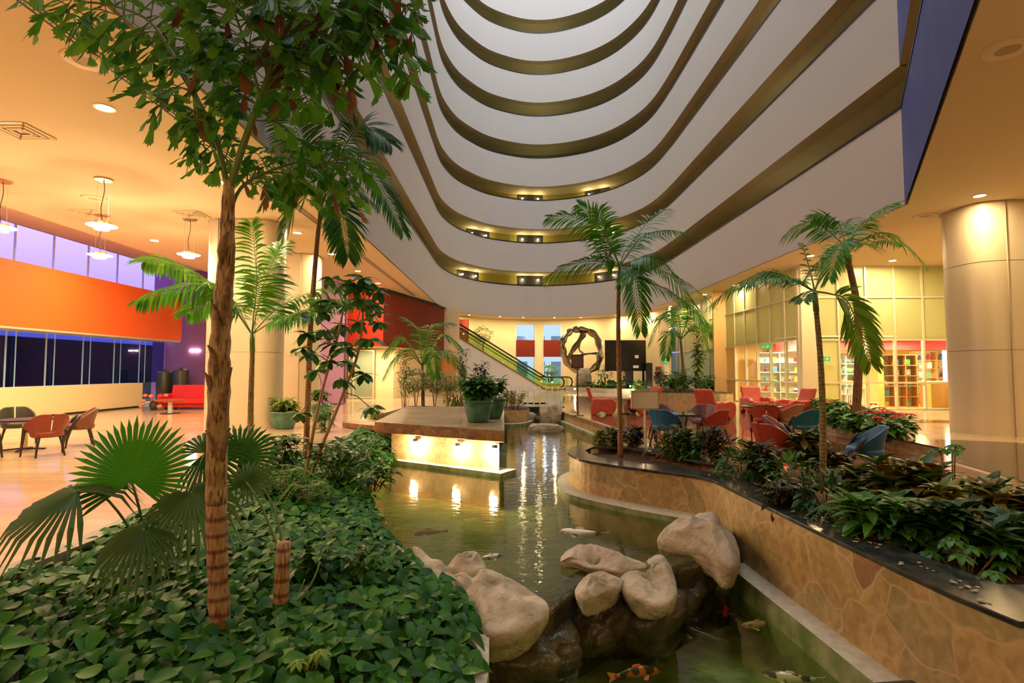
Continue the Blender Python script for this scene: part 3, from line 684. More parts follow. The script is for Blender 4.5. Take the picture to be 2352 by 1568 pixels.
flatrock([(1690, 280), (1960, 320), (1985, 370), (1900, 420), (1780, 435), (1740, 400)], -.42, -1.0, .03, 7, 'dark wet rock ledge below the broad tan boulder', 'wet')
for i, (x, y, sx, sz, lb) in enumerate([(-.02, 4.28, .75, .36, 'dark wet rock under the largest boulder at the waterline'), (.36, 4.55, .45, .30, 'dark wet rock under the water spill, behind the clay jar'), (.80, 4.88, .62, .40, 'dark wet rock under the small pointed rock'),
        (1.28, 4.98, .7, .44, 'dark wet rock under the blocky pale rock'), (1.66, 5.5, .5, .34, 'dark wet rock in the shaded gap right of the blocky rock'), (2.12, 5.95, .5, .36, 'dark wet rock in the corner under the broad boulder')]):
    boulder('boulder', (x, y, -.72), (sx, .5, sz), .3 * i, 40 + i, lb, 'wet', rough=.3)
boulder('boulder', P(1190, 970, -.3) + Vector((.1, 1.2, 0)), (1.1, .7, .62), -.4, 10, 'grey rock left of the dark gap under the footbridge')
boulder('boulder', P(1272, 975, -.3) + Vector((0, 1.5, .15)), (.75, .8, .95), .4, 11, 'upright grey rock right of the dark gap under the footbridge')
boulder('boulder', P(1254, 990, -.36) + Vector((0, .2, .05)), (1.0, .6, .34), 0, 12, 'low pale double rock standing alone at the far end of the pond')

# ------------------------------------------------------------------ lamps
def downlight(px, py, e, label, z=CEILZ, r=.11, group='round ceiling downlights'):
    p = P(px, py, z); t = thing('downlight', label, 'ceiling light', (p.x, p.y, z), 0, group)
    a = MB(); a.lathe([(r, -.012), (r * 1.3, -.012), (r * 1.32, 0), (r, 0), (r, -.012)], 20); a.build('ring', mat('lamp_ring', (.8, .75, .6), .4), t)
    b = MB(); b.lathe([(0, -.006), (r, -.006), (r, -.003), (0, -.003)], 16); b.build('lamp_disc', M['lampglow'], t)
    if e: 
        l_ = light('lamp', 'AREA', (0, 0, -.02), e * .42, WARM, r * 1.8, parent=t)
    return t
LL = 'downlight glowing in the cream ceiling, '
for px, py, e, lb in [
    (240, 247, 260, 'the nearest at upper left'), (505, 418, 170, 'starry, right above the left thick column'), (355, 552, 260, 'over the lobby in front of the purple window row'),
    (683, 534, 120, 'between the two left columns'), (763, 583, 180, 'right of the rear left column'), (822, 622, 200, 'above the left end of the red volume'),
    (868, 650, 150, 'just above the red volume corner'), (2250, 449, 130, 'beside the top of the right column'), (2198, 558, 280, 'above the glazed shop front near the right column'),
    (2050, 598, 240, 'centred above the glazed shop front'), (1862, 587, 240, 'where glazed screen and shop front meet'), (1690, 655, 170, 'above the receding glazed screen, nearer'), (1618, 676, 170, 'above the receding glazed screen, farther')]:
    downlight(px, py, e, LL + lb)
for px, py, lb in [(1020, 716, 'above the top of the escalator'), (1078, 723, 'above the red block by the escalator'), (1148, 726.5, 'third from left along the far rim'), (1202, 728.5, 'over the left far window'), (1273, 729, 'over the right far window'),
                   (1334, 728.5, 'over the ring sculpture'), (1416, 724.5, 'above the black screen panel'), (1478, 716, 'right of the black screen panel'), (1540, 703, 'far rim beside the glazed screen')]:
    p = P(px, py, CEILZ); q = p + (p - Vector((2.2, 33, CEILZ))).normalized() * .35
    downlight(px, py - .0, 110, 'small downlight under the far rim, ' + lb, r=.08, group='downlights along the far rim')

for i, (x, y) in enumerate([(-8, 3), (-8, 8.2), (-12.2, 5), (-11.5, 11.5), (-12.5, 17), (-11, -2), (-6.5, -3), (3, -4.8), (9.5, 1), (9.8, 6), (14, 3.5), (15, 9.5), (18, 15), (-6, 29.5)]):
    light('ceiling_fill_lamp', 'AREA', (x, y, CEILZ - .01), 76, WARM, .25)  # unseen fill lights without fixtures, added to brighten the lobby
for x, y in ((13.2, 22.3), (16, 22.5)): light('unseen_shop_light', 'AREA', (x, y, 5.2), 60, (1, .8, .5), .5)  # added lights above the shop ceiling, backlighting the frosted panels
light('unseen_shop_light', 'POINT', (12.2, 27, 4.2), 120, (1, .8, .5), .3)  # added unseen light behind the receding screen

# the galleries' dark door recesses with their small lamps
CW = offset(MAIN + BLUE[1:], 2.4)
for k, cols_ in ((2, (1080, 1222, 1387)), (3, (1092, 1222, 1400)), (4, (1222, 1378))):
    zf = lev(k - 1)[1] - 1.1
    for j, px in enumerate(cols_):
        arc = [p for p in CW if p[1] > 34]; b = min(arc, key=lambda p: abs(1176 + FPX * p[0] / p[1] * .987 - px)); i = CW.index(b); tdir = (Vector(CW[i + 1]) - Vector(CW[i - 1])).normalized(); nn_ = Vector((tdir.y, -tdir.x)); p = Vector(b) + nn_ * .06
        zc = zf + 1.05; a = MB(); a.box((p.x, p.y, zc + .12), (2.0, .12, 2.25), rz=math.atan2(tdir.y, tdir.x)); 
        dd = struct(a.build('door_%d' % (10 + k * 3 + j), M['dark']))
        for s_ in (-.62, .62):
            c = p + tdir * s_ + nn_ * .2; where = ('left', 'middle', 'right')[j] if len(cols_) == 3 else ('middle', 'right')[j]
            t = thing('wall_lamp', 'small starry lamp, %s of the pair at the %s dark recess, %s gallery from below' % ('left' if s_ < 0 else 'right', where, {2: 'lowest', 3: 'second', 4: 'third'}[k]), 'lamp', (c.x, c.y, zc + .85), 0, 'gallery lamps')
            q = MB(); q.lathe([(0, -.06), (.055, -.04), (.055, .03), (0, .05)], 12); q.build('bulb', mat('gallery_bulb', (1, .85, .6), .5, emit=60, ecol=(1, .74, .40)), t); q = MB(); q.box((-nn_.x * .1, -nn_.y * .1, .1), (.06, .16, .04)); q.build('bracket', M['black'], t)
            light('lamp', 'POINT', (nn_.x * .15, nn_.y * .15, -.1), 6, WARM, .08, parent=t)
for k in range(1, 9):       # unseen fill lights added behind the parapets to brighten the gallery soffits
    for (x, y) in ((10.6, 20), (-5.6, 20), (2.2, 41.6)): light('corridor_fill_lamp', 'POINT', (x, y, lev(k)[1] - 1.6), 9 if k < 5 else 14, (1, .90, .70), .3)
light('unseen_shop_light', 'POINT', (12.0, 22.5, 2.3), 60, (1, .8, .5), .3); light('unseen_shop_light', 'POINT', (12.3, 29.5, 2.3), 60, (1, .8, .5), .3)  # added unseen lights brightening the dark space behind the receding screen

light('passage_fill_lamp', 'AREA', (-7.4, 27.2, 2.58), 70, WARM, .5); light('passage_fill_lamp', 'AREA', (-5.6, 27.6, 2.58), 40, WARM, .4)  # fill lights without fixtures, added to brighten the passage
# ================================================================== FURNITURE AND FIXTURES
# ceiling diffusers, loudspeaker grilles and the linear slot
for px, py, lb in ((50, 301, 'square air diffuser in the cream ceiling, nearest at upper left'), (205, 489, 'square air diffuser above the second pendant'), (440, 492, 'square air diffuser left of the thick front column')):
    p = P(px, py, CEILZ); t = thing('ceiling_vent', lb, 'vent', (p.x, p.y, CEILZ), 0, 'square air diffusers')
    a = MB()
    for k, r in enumerate((.3, .21, .12)):
        for sx, sy, dx, dy in ((0, 1, r, .03), (0, -1, r, .03), (1, 0, .03, r), (-1, 0, .03, r)): a.box((sx * r, sy * r, -.012 - .004 * k), (dx * 2, dy * 2, .012))
    a.build('frame', M['ceil'], t); b = MB(); b.box((0, 0, -.004), (.54, .54, .006)); b.build('backing', M['colh'], t)
for px, py, lb in ((196, 138, 'large round loudspeaker grille in the ceiling at upper left'), (2315, 112, 'large round loudspeaker grille in the ceiling at upper right'), (2125, 495, 'flat round grille in the ceiling left of the right column'), (217, 455, 'faint round grille in the ceiling beside the first pendant')):
    p = P(px, py, CEILZ); t = thing('ceiling_speaker', lb, 'speaker', (p.x, p.y, CEILZ), 0, 'round ceiling grilles')
    a = MB(); a.lathe([(.13, -.02), (.24, -.02), (.26, 0), (.12, 0), (.13, -.02)], 28); a.build('rim', mat('grille_rim', (.86, .74, .5), .6), t, smooth=True)
    b = MB(); b.lathe([(0, -.014), (.13, -.014), (.13, -.002)], 24); b.build('grille', mat('grille_mesh', (.5, .42, .27), .7), t)
t = thing('ceiling_vent', 'long dark linear slot diffuser running along the edge of the left ceiling', 'vent', (-5.15, 15, CEILZ))
a = MB()
for k in range(3): a.box((k * .07 - .07, 1.5, -.004), (.03, 24.0, .008))
a.build('slot', M['dark'], t); a = MB(); a.box((0, 1.5, -.002), (.24, 24.1, .004)); a.build('frame', M['ceil'], t)

# pendants
def pendant(cpx, cpy, lpx, lpy, label, sw=.12):
    c = P(cpx, cpy, CEILZ); l_ = Q(lpx, lpy, c.y); t = thing('pendant_lamp', label, 'pendant lamp', (c.x, c.y, CEILZ), 0, 'disc pendant lamps'); dz = l_.z - CEILZ
    a = MB(); a.lathe([(0, -.03), (.16, -.03), (.17, -.015), (.17, 0), (0, 0)], 24); a.build('canopy', mat('pendant_metal', (.45, .3, .12), .35, metal=.6), t, smooth=False)
    a = MB(); a.tube([(math.sin(k * .9) * .03 * (1 if 0 < k < 8 else 0), 0, dz * k / 8) for k in range(9)], .007, 6); a.build('cord', M['black'], t)
    for s_ in (-1, 1): a = MB(); a.tube([(s_ * sw, 0, -.02), (s_ * sw, 0, dz)], .003, 5); a.build('wire', M['steel'], t)
    a = MB(); a.lathe([(.0, dz + .05), (.16, dz + .05), (.16, dz + .01), (0, dz + .01)], 24); a.build('cap', MATS['pendant_metal'], t)
    a = MB(); a.lathe([(.12, dz), (.27, dz - .015), (.27, dz - .027), (.12, dz - .012), (.12, dz)], 28); a.build('glass_disc', mat('amber_glass_disc', (1, .8, .55), .2, emit=1.2), t, smooth=True)
    a = MB(); a.lathe([(0, dz - .10), (.13, dz - .10), (.15, dz - .06), (.14, dz - .005), (0, dz - .005)], 20); a.build('lamp_glass', M['lampglow'], t, smooth=True)
    light('lamp', 'POINT', (0, 0, dz - .25), 55, WARM, .1, parent=t)
pendant(238, 411, 232, 516, 'pendant lamp with its round canopy clearly seen, nearest in the left lobby')
pendant(233, 493, 233, 584, 'pendant lamp hanging lower, directly under the nearest pendant')
pendant(436, 503, 434, 583, 'pendant lamp beside the left edge of the thick column')
pendant(6, 415, 4, 520, 'pendant lamp cut by the left edge of the photo')

# chairs -------------------------------------------------------------------------------
def tub_chair(shell, cloth, label, loc, rz, group):
    """tub chair, front towards +y: two shell halves with a slit between, dark splayed legs growing out of the arms"""
    t = thing('tub_chair', label, 'chair', (loc[0], loc[1], 0), rz, group)
    def edge(a):      # a: angle from the back (0) to the arm's end (R 118)
        u = abs(a) / R(120); top = .73 - .30 * max(0, u - .25) ** 1.4 / .75 ** 1.4; bot = .36 + .04 * u ** 3; return top, bot
    for s_ in (-1, 1):
        rows_o = []; rows_i = []
        for i in range(15):
            a = s_ * (R(3) + (R(117)) * i / 14); top, bot = edge(a); ro, ri = [], []
            for j in range(6):
                v = j / 5; z = bot + (top - bot) * v; r = .25 + .10 * v ** 1.3 + (.02 if abs(a) > R(90) else 0); th = .035
                ro.append((math.sin(a) * r, -math.cos(a) * r * .96, z)); ri.append((math.sin(a) * (r - th), -math.cos(a) * (r - th) * .96, z))
            rows_o.append(ro); rows_i.append(ri)
        m = MB(); m.grid(rows_o); m.grid(rows_i)
        for A, B in ((rows_o, rows_i),):
            m.grid([[A[i][5], (Vector(A[i][5]) + Vector(B[i][5])) / 2 + Vector((0, 0, .012)), B[i][5]] for i in range(15)])
            m.grid([[A[i][0], B[i][0]] for i in range(15)]); m.grid([[A[0][j], B[0][j]] for j in range(6)]); m.grid([[A[14][j], B[14][j]] for j in range(6)])
        m.build('backrest', M[shell], t, smooth=True)
        l_ = MB(); ex, ey = s_ * .30, .14
        l_.tube([(s_ * .315, .03, .60), (s_ * .33, .12, .50), (s_ * .325, .20, .34), (s_ * .33, .25, .16), (s_ * .34, .27, 0)], [.02, .036, .032, .024, .017], 8); l_.build('leg', M['chairleg'], t, smooth=True)
        l_ = MB(); l_.tube([(s_ * .16, -.15, .38), (s_ * .20, -.20, .2), (s_ * .23, -.25, 0)], [.03, .024, .016], 8); l_.build('leg', M['chairleg'], t, smooth=True)
    m = MB(); m.lathe([(0, -.05), (.24, -.05), (.27, -.02), (.27, .03), (.24, .06), (0, .07)], 24, (0, 0, .38)); m.build('seat', M[cloth], t, smooth=True)
    t.scale = (.86, .86, 1.0)
    return t
for n_, c in dict(chairleg=(.018, .013, .01), ch_red=(.36, .048, .022), ch_blue=(.01, .09, .22), ch_purple=(.14, .05, .07), ch_redd=(.21, .035, .018), ch_brown=(.15, .055, .03), ch_black=(.03, .03, .018), ch_teal=(.01, .12, .15), ch_tan=(.42, .19, .09)).items():
    M[n_] = mat(n_, c, .42, noise=(18, tuple(x * 1.25 for x in c), 2), bump=(60, .08))
GR, GL = 'tub chairs behind the planter', 'tub chairs in the left lobby'
def to(a, b): return math.atan2(b[1] - a[1], b[0] - a[0]) - PI / 2
T1, T2, T3, TL = (3.5, 11.3), (6.2, 13.6), (4.25, 8.6), (-9.15, 10.3)
for sh, cl, lb, loc, tg, g in [
    ('ch_blue', 'ch_blue', 'dark blue tub chair beside the white sign, leftmost of the tub chairs behind the planter', (2.98, 10.75), T1, GR),
    ('ch_purple', 'ch_purple', 'purple tub chair half hidden behind the leftmost blue one', (3.3, 12.1), T1, GR),
    ('ch_purple', 'ch_purple', 'purple tub chair behind the round glass table, next to a red one', (4.15, 12.0), T1, GR),
    ('ch_red', 'ch_red', 'brick red tub chair right of the round glass table', (3.95, 10.7), T1, GR),
    ('ch_red', 'ch_red', 'brick red tub chair pulled up to the dark low table in the middle', (5.7, 12.3), T2, GR),
    ('ch_purple', 'ch_purple', 'purple brown tub chair between the two groups, seen from behind', (4.42, 9.0), (5.4, 8.4), GR),
    ('ch_teal', 'ch_teal', 'teal blue tub chair with visible slit, left of the slim palm trunk', (5.78, 10.8), (5.0, 12.4), GR),
    ('ch_tan', 'ch_tan', 'tan brown tub chair behind the teal one', (6.25, 12.3), (5.6, 13.4), GR),
    ('ch_red', 'ch_red', 'bright brick red tub chair half hidden by the planter leaves', (3.78, 7.95), (4.6, 8.3), GR),
    ('ch_blue', 'ch_blue', 'bright blue tub chair right of the slim palm trunk, nearest of all', (4.85, 7.55), (3.9, 7.95), GR),
    ('ch_black', 'ch_black', 'dark olive tub chair facing the camera beyond the table, left lobby', (-10.05, 11.1), TL, GL),
    ('ch_redd', 'ch_redd', 'red brown tub chair seen from behind, left lobby', (-8.14, 9.6), TL, GL),
    ('ch_brown', 'ch_brown', 'light brown tub chair, rightmost of the left lobby group', (-8.55, 10.85), TL, GL),
    ('ch_black', 'ch_black', 'dark tub chair cut by the left edge of the photo', (-9.0, 9.15), TL, GL)]:
    tub_chair(sh, cl, lb, loc, to(loc, tg), g)
def round_table(loc, h, r, topm, legm, label):
    t = thing('round_table', label, 'table', (loc[0], loc[1], 0)); a = MB(); a.lathe([(0, h - .03), (r, h - .03), (r, h), (0, h)], 32); a.build('table_top', topm, t)
    a = MB(); a.tube([(0, 0, .03), (0, 0, h - .03)], .045, 12); a.build('column', legm, t)
    a = MB()
    for k in range(4): an = k * PI / 2 + .4; a.bar((0, 0, .035), (math.cos(an) * r * .75, math.sin(an) * r * .75, .012), .05, .024)
    a.build('foot', M['black'], t); return t
gt = mat('dark_glass_top', (.02, .05, .02), .06, spec=.8)
round_table(T1, .60, .42, gt, M['steel'], 'round dark glass table among the blue, purple and red chairs')
round_table(T2, .60, .5, mat('dark_wood_top', (.03, .02, .015), .25), M['black'], 'low round dark table in front of the pink red armchairs')
round_table(TL, .58, .42, M['chairleg'], M['cream'], 'round table with pale pedestal in the left lobby chair group')
for k in range(4):
    a = MB(); a.box((T2[0] - .2 + .14 * k, T2[1] + .05 * (-1) ** k, .63), (.2, .26, .025 + .01 * k), rz=.4 * k); o = a.build('magazine', mat('dark_magazine', (.04, .05, .03), .3)); tag(o, 'dark magazine on the low round dark table, %s from the left' % ('first', 'second', 'third', 'fourth')[k], 'magazine', 'magazines on the low table')

def armchair(label, loc, rz, mt='armred'):
    """moulded armchair, front towards +y: high reclined back, drum-like arms"""
    t = thing('armchair', label, 'armchair', (loc[0], loc[1], 0), rz, 'red moulded armchairs')
    def prof(pts, x0, x1, name, bev):
        n = len(pts); m = MB(); m.add([(x0, y, z) for y, z in pts] + [(x1, y, z) for y, z in pts],
              [tuple(range(n))[::-1], tuple(range(n, 2 * n))] + [(i, (i + 1) % n, n + (i + 1) % n, n + i) for i in range(n)])
        return m.build(name, M[mt], t, bevel=bev)
    armp = [(-.38, .0), (-.40, .25), (-.36, .52), (-.2, .56), (0, .54), (.2, .57), (.36, .54), (.44, .44), (.45, .3), (.40, .14), (.30, .03), (.16, 0), (.10, .1), (-.05, .14), (-.18, .08), (-.24, 0)]
    for s_ in (-1, 1): prof(armp, s_ * .27, s_ * .44, 'arm', .045)
    prof([(-.30, .12), (-.3, .34), (.40, .42), (.42, .2), (.3, .12)], -.27, .27, 'seat', .03)
    prof([(-.22, .34), (-.36, .30), (-.50, .72), (-.56, .90), (-.49, .94), (-.42, .90), (-.33, .62)], -.33, .33, 'backrest', .035)
    return t
M['armred'] = mat('armred', (.52, .075, .045), .38, noise=(4, (.60, .10, .06), 2))
armchair('pink red moulded armchair in profile beside the pole sign, leftmost', (3.05, 18.4), -PI / 2 - .15)
armchair('pink red moulded armchair mostly hidden behind the white sign', (4.45, 18.5), PI / 2 + .2)
armchair('pink red moulded armchair with drum-like arms, seen from the side behind purple chair', (6.15, 16.6), -PI / 2 + .5)
armchair('pink red moulded armchair facing the camera in front of the shop doors', (8.45, 18.9), PI)
armchair('pink red moulded armchair in profile facing left, by the poinsettias', (8.95, 17.3), PI / 2 + .1)
t = round_table((3.85, 18.5), .52, .26, mat('brown_top', (.18, .06, .03), .3), M['steel'], 'small round brown side table between two red armchairs')
# red sofa, oval table, drums by the purple wall
t = thing('sofa', 'red two-seat sofa in front of the purple wall, partly behind the column', 'sofa', (-12.3, 21.0, 0))
M['sofared'] = mat('sofared', (.62, .02, .015), .45)
for nm, c, d, rx in (('seat', (0, -.1, .32), (1.9, .8, .2), 0), ('backrest', (0, .36, .60), (1.9, .22, .62), -.15), ('base', (0, 0, .16), (1.9, .8, .14), 0)):
    a = MB(); a.box(c, d, rx=rx); a.build(nm, M['sofared'], t, bevel=.05)
for s_ in (-1, 1):
    a = MB(); a.box((s_ * .98, 0, .36), (.2, .9, .46)); a.build('armrest', M['sofared'], t, bevel=.08)
    for y in (-.3, .3): a = MB(); a.tube([(s_ * .8, y, .1), (s_ * .8, y, 0)], .04, 10); a.build('leg', M['black'], t)
t = thing('oval_table', 'red brown oval table on a white pedestal before the red sofa', 'table', (-11.75, 18.8, 0))
a = MB(); a.lathe([(0, .42), (.45, .42), (.5, .45), (.5, .48), (0, .48)], 30, sy=.6); a.build('table_top', mat('redwood', (.36, .10, .04), .3), t)
a = MB(); a.tube([(0, 0, 0), (0, 0, .42)], .07, 14); a.build('pedestal', M['white'], t); a = MB(); a.lathe([(0, 0), (.3, 0), (.3, .02), (0, .02)], 24); a.build('foot', M['black'], t)
for i, (x, h) in enumerate(((-15.15, 1.42), (-14.45, 1.5))):
    t = thing('floor_vase', ('tall dark cylindrical vase standing at the end of the low wall', 'tall dark cylindrical vase standing against the purple wall')[i], 'vase', (x + .3, 23.3, 0), 0, 'dark cylindrical vases')
    a = MB(); a.lathe([(0, 0), (.27, 0), (.3, .05), (.3, h - .05), (.27, h), (.18, h + .03), (0, h + .03)], 28); a.build('body', M['ch_black'], t, smooth=True); a = MB(); a.lathe([(0, h + .03), (.07, h + .03), (.06, h + .1), (0, h + .1)], 12); a.build('knob', M['ch_black'], t)
t = thing('flower_arrangement', 'dark branches with round orange pink blooms beside the red sofa', 'flowers', (-13.3, 20.3, 0))
a = MB(); b = MB(); c_ = MB(); c_.lathe([(0, 0), (.1, 0), (.16, .2), (.12, .3), (0, .3)], 16); c_.build('vase', M['ch_black'], t, smooth=True)
for k in range(9):
    an = k * .7; e = Vector((math.cos(an) * .42, math.sin(an) * .3, .35 + .22 * math.sin(k * 2.1))); a.tube([(0, 0, .28), e * .6 + Vector((0, 0, .15)), e], .01, 5); b.lathe([(0, -.07), (.06, -.05), (.085, 0), (.06, .05), (0, .07)], 10, e)
a.build('branches', M['chairleg'], t); b.build('blooms', mat('orange_bloom', (.75, .22, .10), .5), t, smooth=True)
t = thing('wall_reflection', 'pair of small bright reflected bars on the purple wall', 'reflection', (-14.1, 24.15, 2.35)); 
for s_ in (-.12, .12): a = MB(); a.box((s_, 0, 0), (.18, .04, .07)); a.build('reflection_bar', M['reflwhite'], t)  # glowing bars stand in for reflections on the wall

# escalator
ET, EB = Vector((-4.1, 36.0, 0)), Vector((2.4, 38.5, 0)); ed = (EB - ET).normalized(); ep = Vector((-ed.y, ed.x, 0)); EL = (EB - ET).length; EH = 3.95
t = thing('escalator', 'escalator with black handrails and glass sides rising left to the red volume', 'escalator', EB[:], 0)
def el(u, z, off): p = ed * (u * EL - EL) + ep * off; return Vector((p.x, p.y, z))
def slope(u): return EH * (1 - u) + .05
for off, run, up in ((0, 1.1, .12), (1.05, 2.3, .12)):
    U = [(-.18, EH + .05), (0, EH + .05)] + [(u, slope(u)) for u in (.03, .25, .5, .75, .97)] + [(1.0, .08), (1 + run / EL, .05)]
    a = MB(); n = len(U); a.add([el(u, z, off) for u, z in U] + [el(u, z + .88, off) for u, z in U], [(i, i + 1, n + i + 1, n + i) for i in range(n - 1)]); g = a.build('glass_balustrade', mat('escalator_glass', (.7, .8, .55), .1) if False else glassmat('green_glass', (.80, .90, .70)), t, fixn=False, solid=.02)
    pts = [el(u, z + .92, off) for u, z in U]; e = pts[-1]; pts += [e + ed * .22 + Vector((0, 0, -.10)), e + ed * .32 + Vector((0, 0, -.34)), e + ed * .26 + Vector((0, 0, -.6)), e + ed * .05 + Vector((0, 0, -.72))]
    a = MB(); a.tube(pts, .055, 8); a.build('handrail', M['black'], t, smooth=True)
    a = MB(); a.tube([el(u, z + .02, off) for u, z in U], .06, 6); a.build('skirt_trim', mat('bronze_trim', (.25, .17, .07), .35, metal=.5), t)
    a = MB(); a.tube([el(u, z + .68, off) for u, z in U[:-1]], .03, 6); a.build('inner_rail', M['black'], t)
a = MB(); V = [el(0, 0, 0), el(1.0, 0, 0), el(1.0, .12, 0), el(.97, .15, 0), el(0, EH, 0), el(-.18, EH, 0), el(-.18, 0, 0)]; n = len(V); a.add(V + [v + ep * 1.05 for v in V], [tuple(range(n))[::-1], tuple(range(n, 2 * n))] + [(i, (i + 1) % n, n + (i + 1) % n, n + i) for i in range(n)])
a.build('side_wall', M['white'], t)
a = MB()
for k in range(20): u = (k + .5) / 20; a.box(el(u, slope(u) + .02, .52), (.36, .9, .06), rz=math.atan2(ed.y, ed.x))
a.build('steps', M['steel'], t)
m = MB(); m.box((-3.5, 39.6, 2.6), (.65, .5, 5.1)); tag(m.build('pillar', M['maroon'], bevel=.02), 'maroon pillar rising behind the escalator', 'pillar')

# far windows, outdoor view
for i, (u, v) in enumerate(((1181, 1230), (1246, 1290))):
    a, b = fwx(u), fwx(v); mid = (a + b) / 2; L = (b - a).length; ang = math.atan2((b - a).y, (b - a).x)
    f = MB()
    for s_ in (-1, 1): f.box((mid.x + s_ * math.cos(ang) * L / 2, mid.y + s_ * math.sin(ang) * L / 2, 2.75), (.1, .2, 4.7), rz=ang)
    for z in (.45, 5.05): f.box((mid.x, mid.y, z), (L, .2, .1), rz=ang)
    fo = struct(f.build('window_%d' % (31 + i), M['white'])); g = MB(); g.box((mid.x, mid.y, 2.75), (L - .1, .02, 4.5), rz=ang); g.build('pane', M['glass'], fo)
    g = MB(); g.box((mid.x, mid.y - .15, 3.15), (L * .97, .03, 1.3), rz=ang); tag(g.build('banner', M['maroon']), ('plain maroon panel hung in the left far window', 'plain maroon panel hung in the right far window')[i], 'banner', 'maroon window panels')
m = MB(); m.box((2, 58, -.2), (50, 24, .2)); struct(m.build('ground', mat('outdoor_grass', (.06, .12, .03), .9)))
t = thing('building', 'pale blue white building seen outside through the far windows', 'building', (3, 60, 0)); a = MB(); a.box((0, 0, 4.5), (26, .4, 9.2)); a.build('facade', mat('pale_blue_facade', (.5, .62, .8), .6), t); a = MB()
for k in range(-6, 7):
    for z in (1.6, 4.4): a.box((k * 1.9, -.22, z), (1.2, .06, 1.6))
a.build('windows', mat('outdoor_window', (.12, .2, .36), .2), t)
light('outdoor_fill_lamp', 'POINT', (2.5, 50, 6.0), 900, (.75, .85, 1), .5)  # added cool light that brightens the view behind the far windows

# ring sculpture
t = thing('ring_sculpture', 'polished bronze ring sculpture with curved inner struts on a rock base', 'sculpture', (5.0, 38.6, 0))
bz = mat('polished_bronze', (.32, .25, .14), .16, metal=1.0, noise=(1.5, (.45, .36, .22), 2)); S_ = 38.6 / FPX
def sp_(px, py, dy=0): q = Q(px, py, 38.6 + dy); return (q.x - 5.0, dy, q.z)
def flatband(pts, w, d, name):
    a = MB(); n = len(pts); pts = [Vector(p) for p in pts]; rows = []
    for i, p in enumerate(pts):
        tg = (pts[min(i + 1, n - 1)] - pts[max(i - 1, 0)]).normalized(); nn = Vector((0, 1, 0)).cross(tg).normalized(); ww = w * (1 + .22 * math.sin(i * 1.3))
        rows.append([p + nn * ww * c + Vector((0, d * s_, 0)) for c, s_ in ((-.5, -.6), (0, -1), (.5, -.6), (.5, .6), (0, 1), (-.5, .6), (-.5, -.6))])
    a.grid(rows); return a.build(name, bz, t, smooth=True)
ring = [(1330, 757), (1350, 760), (1368, 772), (1377, 795), (1378, 820), (1370, 840), (1352, 852), (1335, 853), (1312, 843), (1300, 828), (1293, 805), (1292, 785), (1302, 768), (1315, 758)]
rl = [Vector(sp_(*p, .25 * math.sin(i))) for i, p in enumerate(ring)]; rl = smooth_line(rl + rl[:2], 4)[:-4]; flatband(rl, .42, .28, 'ring')
flatband(smooth_line([sp_(*p) for p in ((1300, 832), (1312, 810), (1328, 785), (1342, 763))], 4), .32, .15, 'strut')
flatband(smooth_line([sp_(*p) for p in ((1303, 826), (1325, 817), (1350, 812), (1375, 811))], 4), .16, .12, 'strut')
flatband(smooth_line([sp_(*p) for p in ((1345, 770), (1333, 785), (1330, 802), (1340, 812))], 4), .12, .12, 'strut')
boulder('rock_base', (5.05, 38.5, .9), (1.1, .9, 1.4), 0, 30, 'grey rock carrying the bronze ring sculpture')

# black screen panel, tall black box, cabinet, signs
t = thing('screen_panel', 'large black flat screen on a black stand, facing the lobby', 'screen', (7.35, 35.3, 0))
a = MB(); a.box((0, 0, 2.42), (2.66, .14, 2.0)); a.build('screen', mat('black_screen', (.006, .006, .007), .18), t, bevel=.02)
a = MB(); a.box((.25, .0, .85), (.5, .1, 1.4)); a.box((1.15, 0, .85), (.14, .1, 1.4)); a.box((.3, 0, .2), (1.8, .5, .08)); a.build('stand', M['black'], t)
a = MB(); a.box((.72, -.09, 2.35), (.24, .02, .2)); a.box((.66, -.09, 1.7), (.36, .02, .17)); a.box((-.55, -.09, 1.85), (.12, .02, .1)); a.build('paper_label', mat('paper', (.55, .5, .42), .7), t)
m = MB(); m.box((8.72, 34.7, 1.0), (.38, .3, 1.9)); tag(m.build('loudspeaker', M['black'], bevel=.02), 'tall narrow black loudspeaker right of the big black screen', 'speaker')
t = thing('hose_cabinet', 'red framed glass hose cabinet on the cream wall left of the glazed screen', 'cabinet', (9.55, 35.2, 1.28)); a = MB()
for x, z, w_, h in ((-.24, 0, .06, .8), (.24, 0, .06, .8), (0, .4, .54, .06), (0, -.4, .54, .06)): a.box((x, 0, z), (w_, .12, h))
a.build('frame', mat('signal_red', (.6, .03, .02), .4), t); a = MB(); a.box((0, .02, 0), (.46, .05, .76)); a.build('glass_door', mat('grey_glass', (.3, .33, .27), .15), t)
t = thing('pole_sign', 'dark square notice panel on a thin black pole by the pond edge', 'sign', (2.15, 17.9, 0)); a = MB(); a.box((0, 0, 1.78), (.40, .03, .44)); a.build('panel', M['black'], t); a = MB(); a.box((0, -.018, 1.78), (.34, .01, .36)); a.build('notice', mat('brown_notice', (.16, .08, .06), .5), t)
a = MB(); a.tube([(0, 0, .02), (0, 0, 1.56)], .022, 10); a.build('pole', M['black'], t); a = MB(); a.lathe([(0, 0), (.2, 0), (.19, .025), (0, .03)], 24); a.build('foot', M['black'], t)
s_ = P(1483, 1040, .1); t = thing('sign_board', 'small blank white sign board on a white post among the planter leaves', 'sign', (s_.x, s_.y, .07))
hz = Q(1483, 918, s_.y).z - .07; a = MB(); a.box((0, 0, hz), (.47, .02, .31), rz=-.03); a.build('board', mat('off_white_board', (.78, .72, .60), .6), t, bevel=.004); a = MB(); a.box((0, .02, hz / 2), (.035, .02, hz)); a.build('post', M['white'], t)
a = MB()
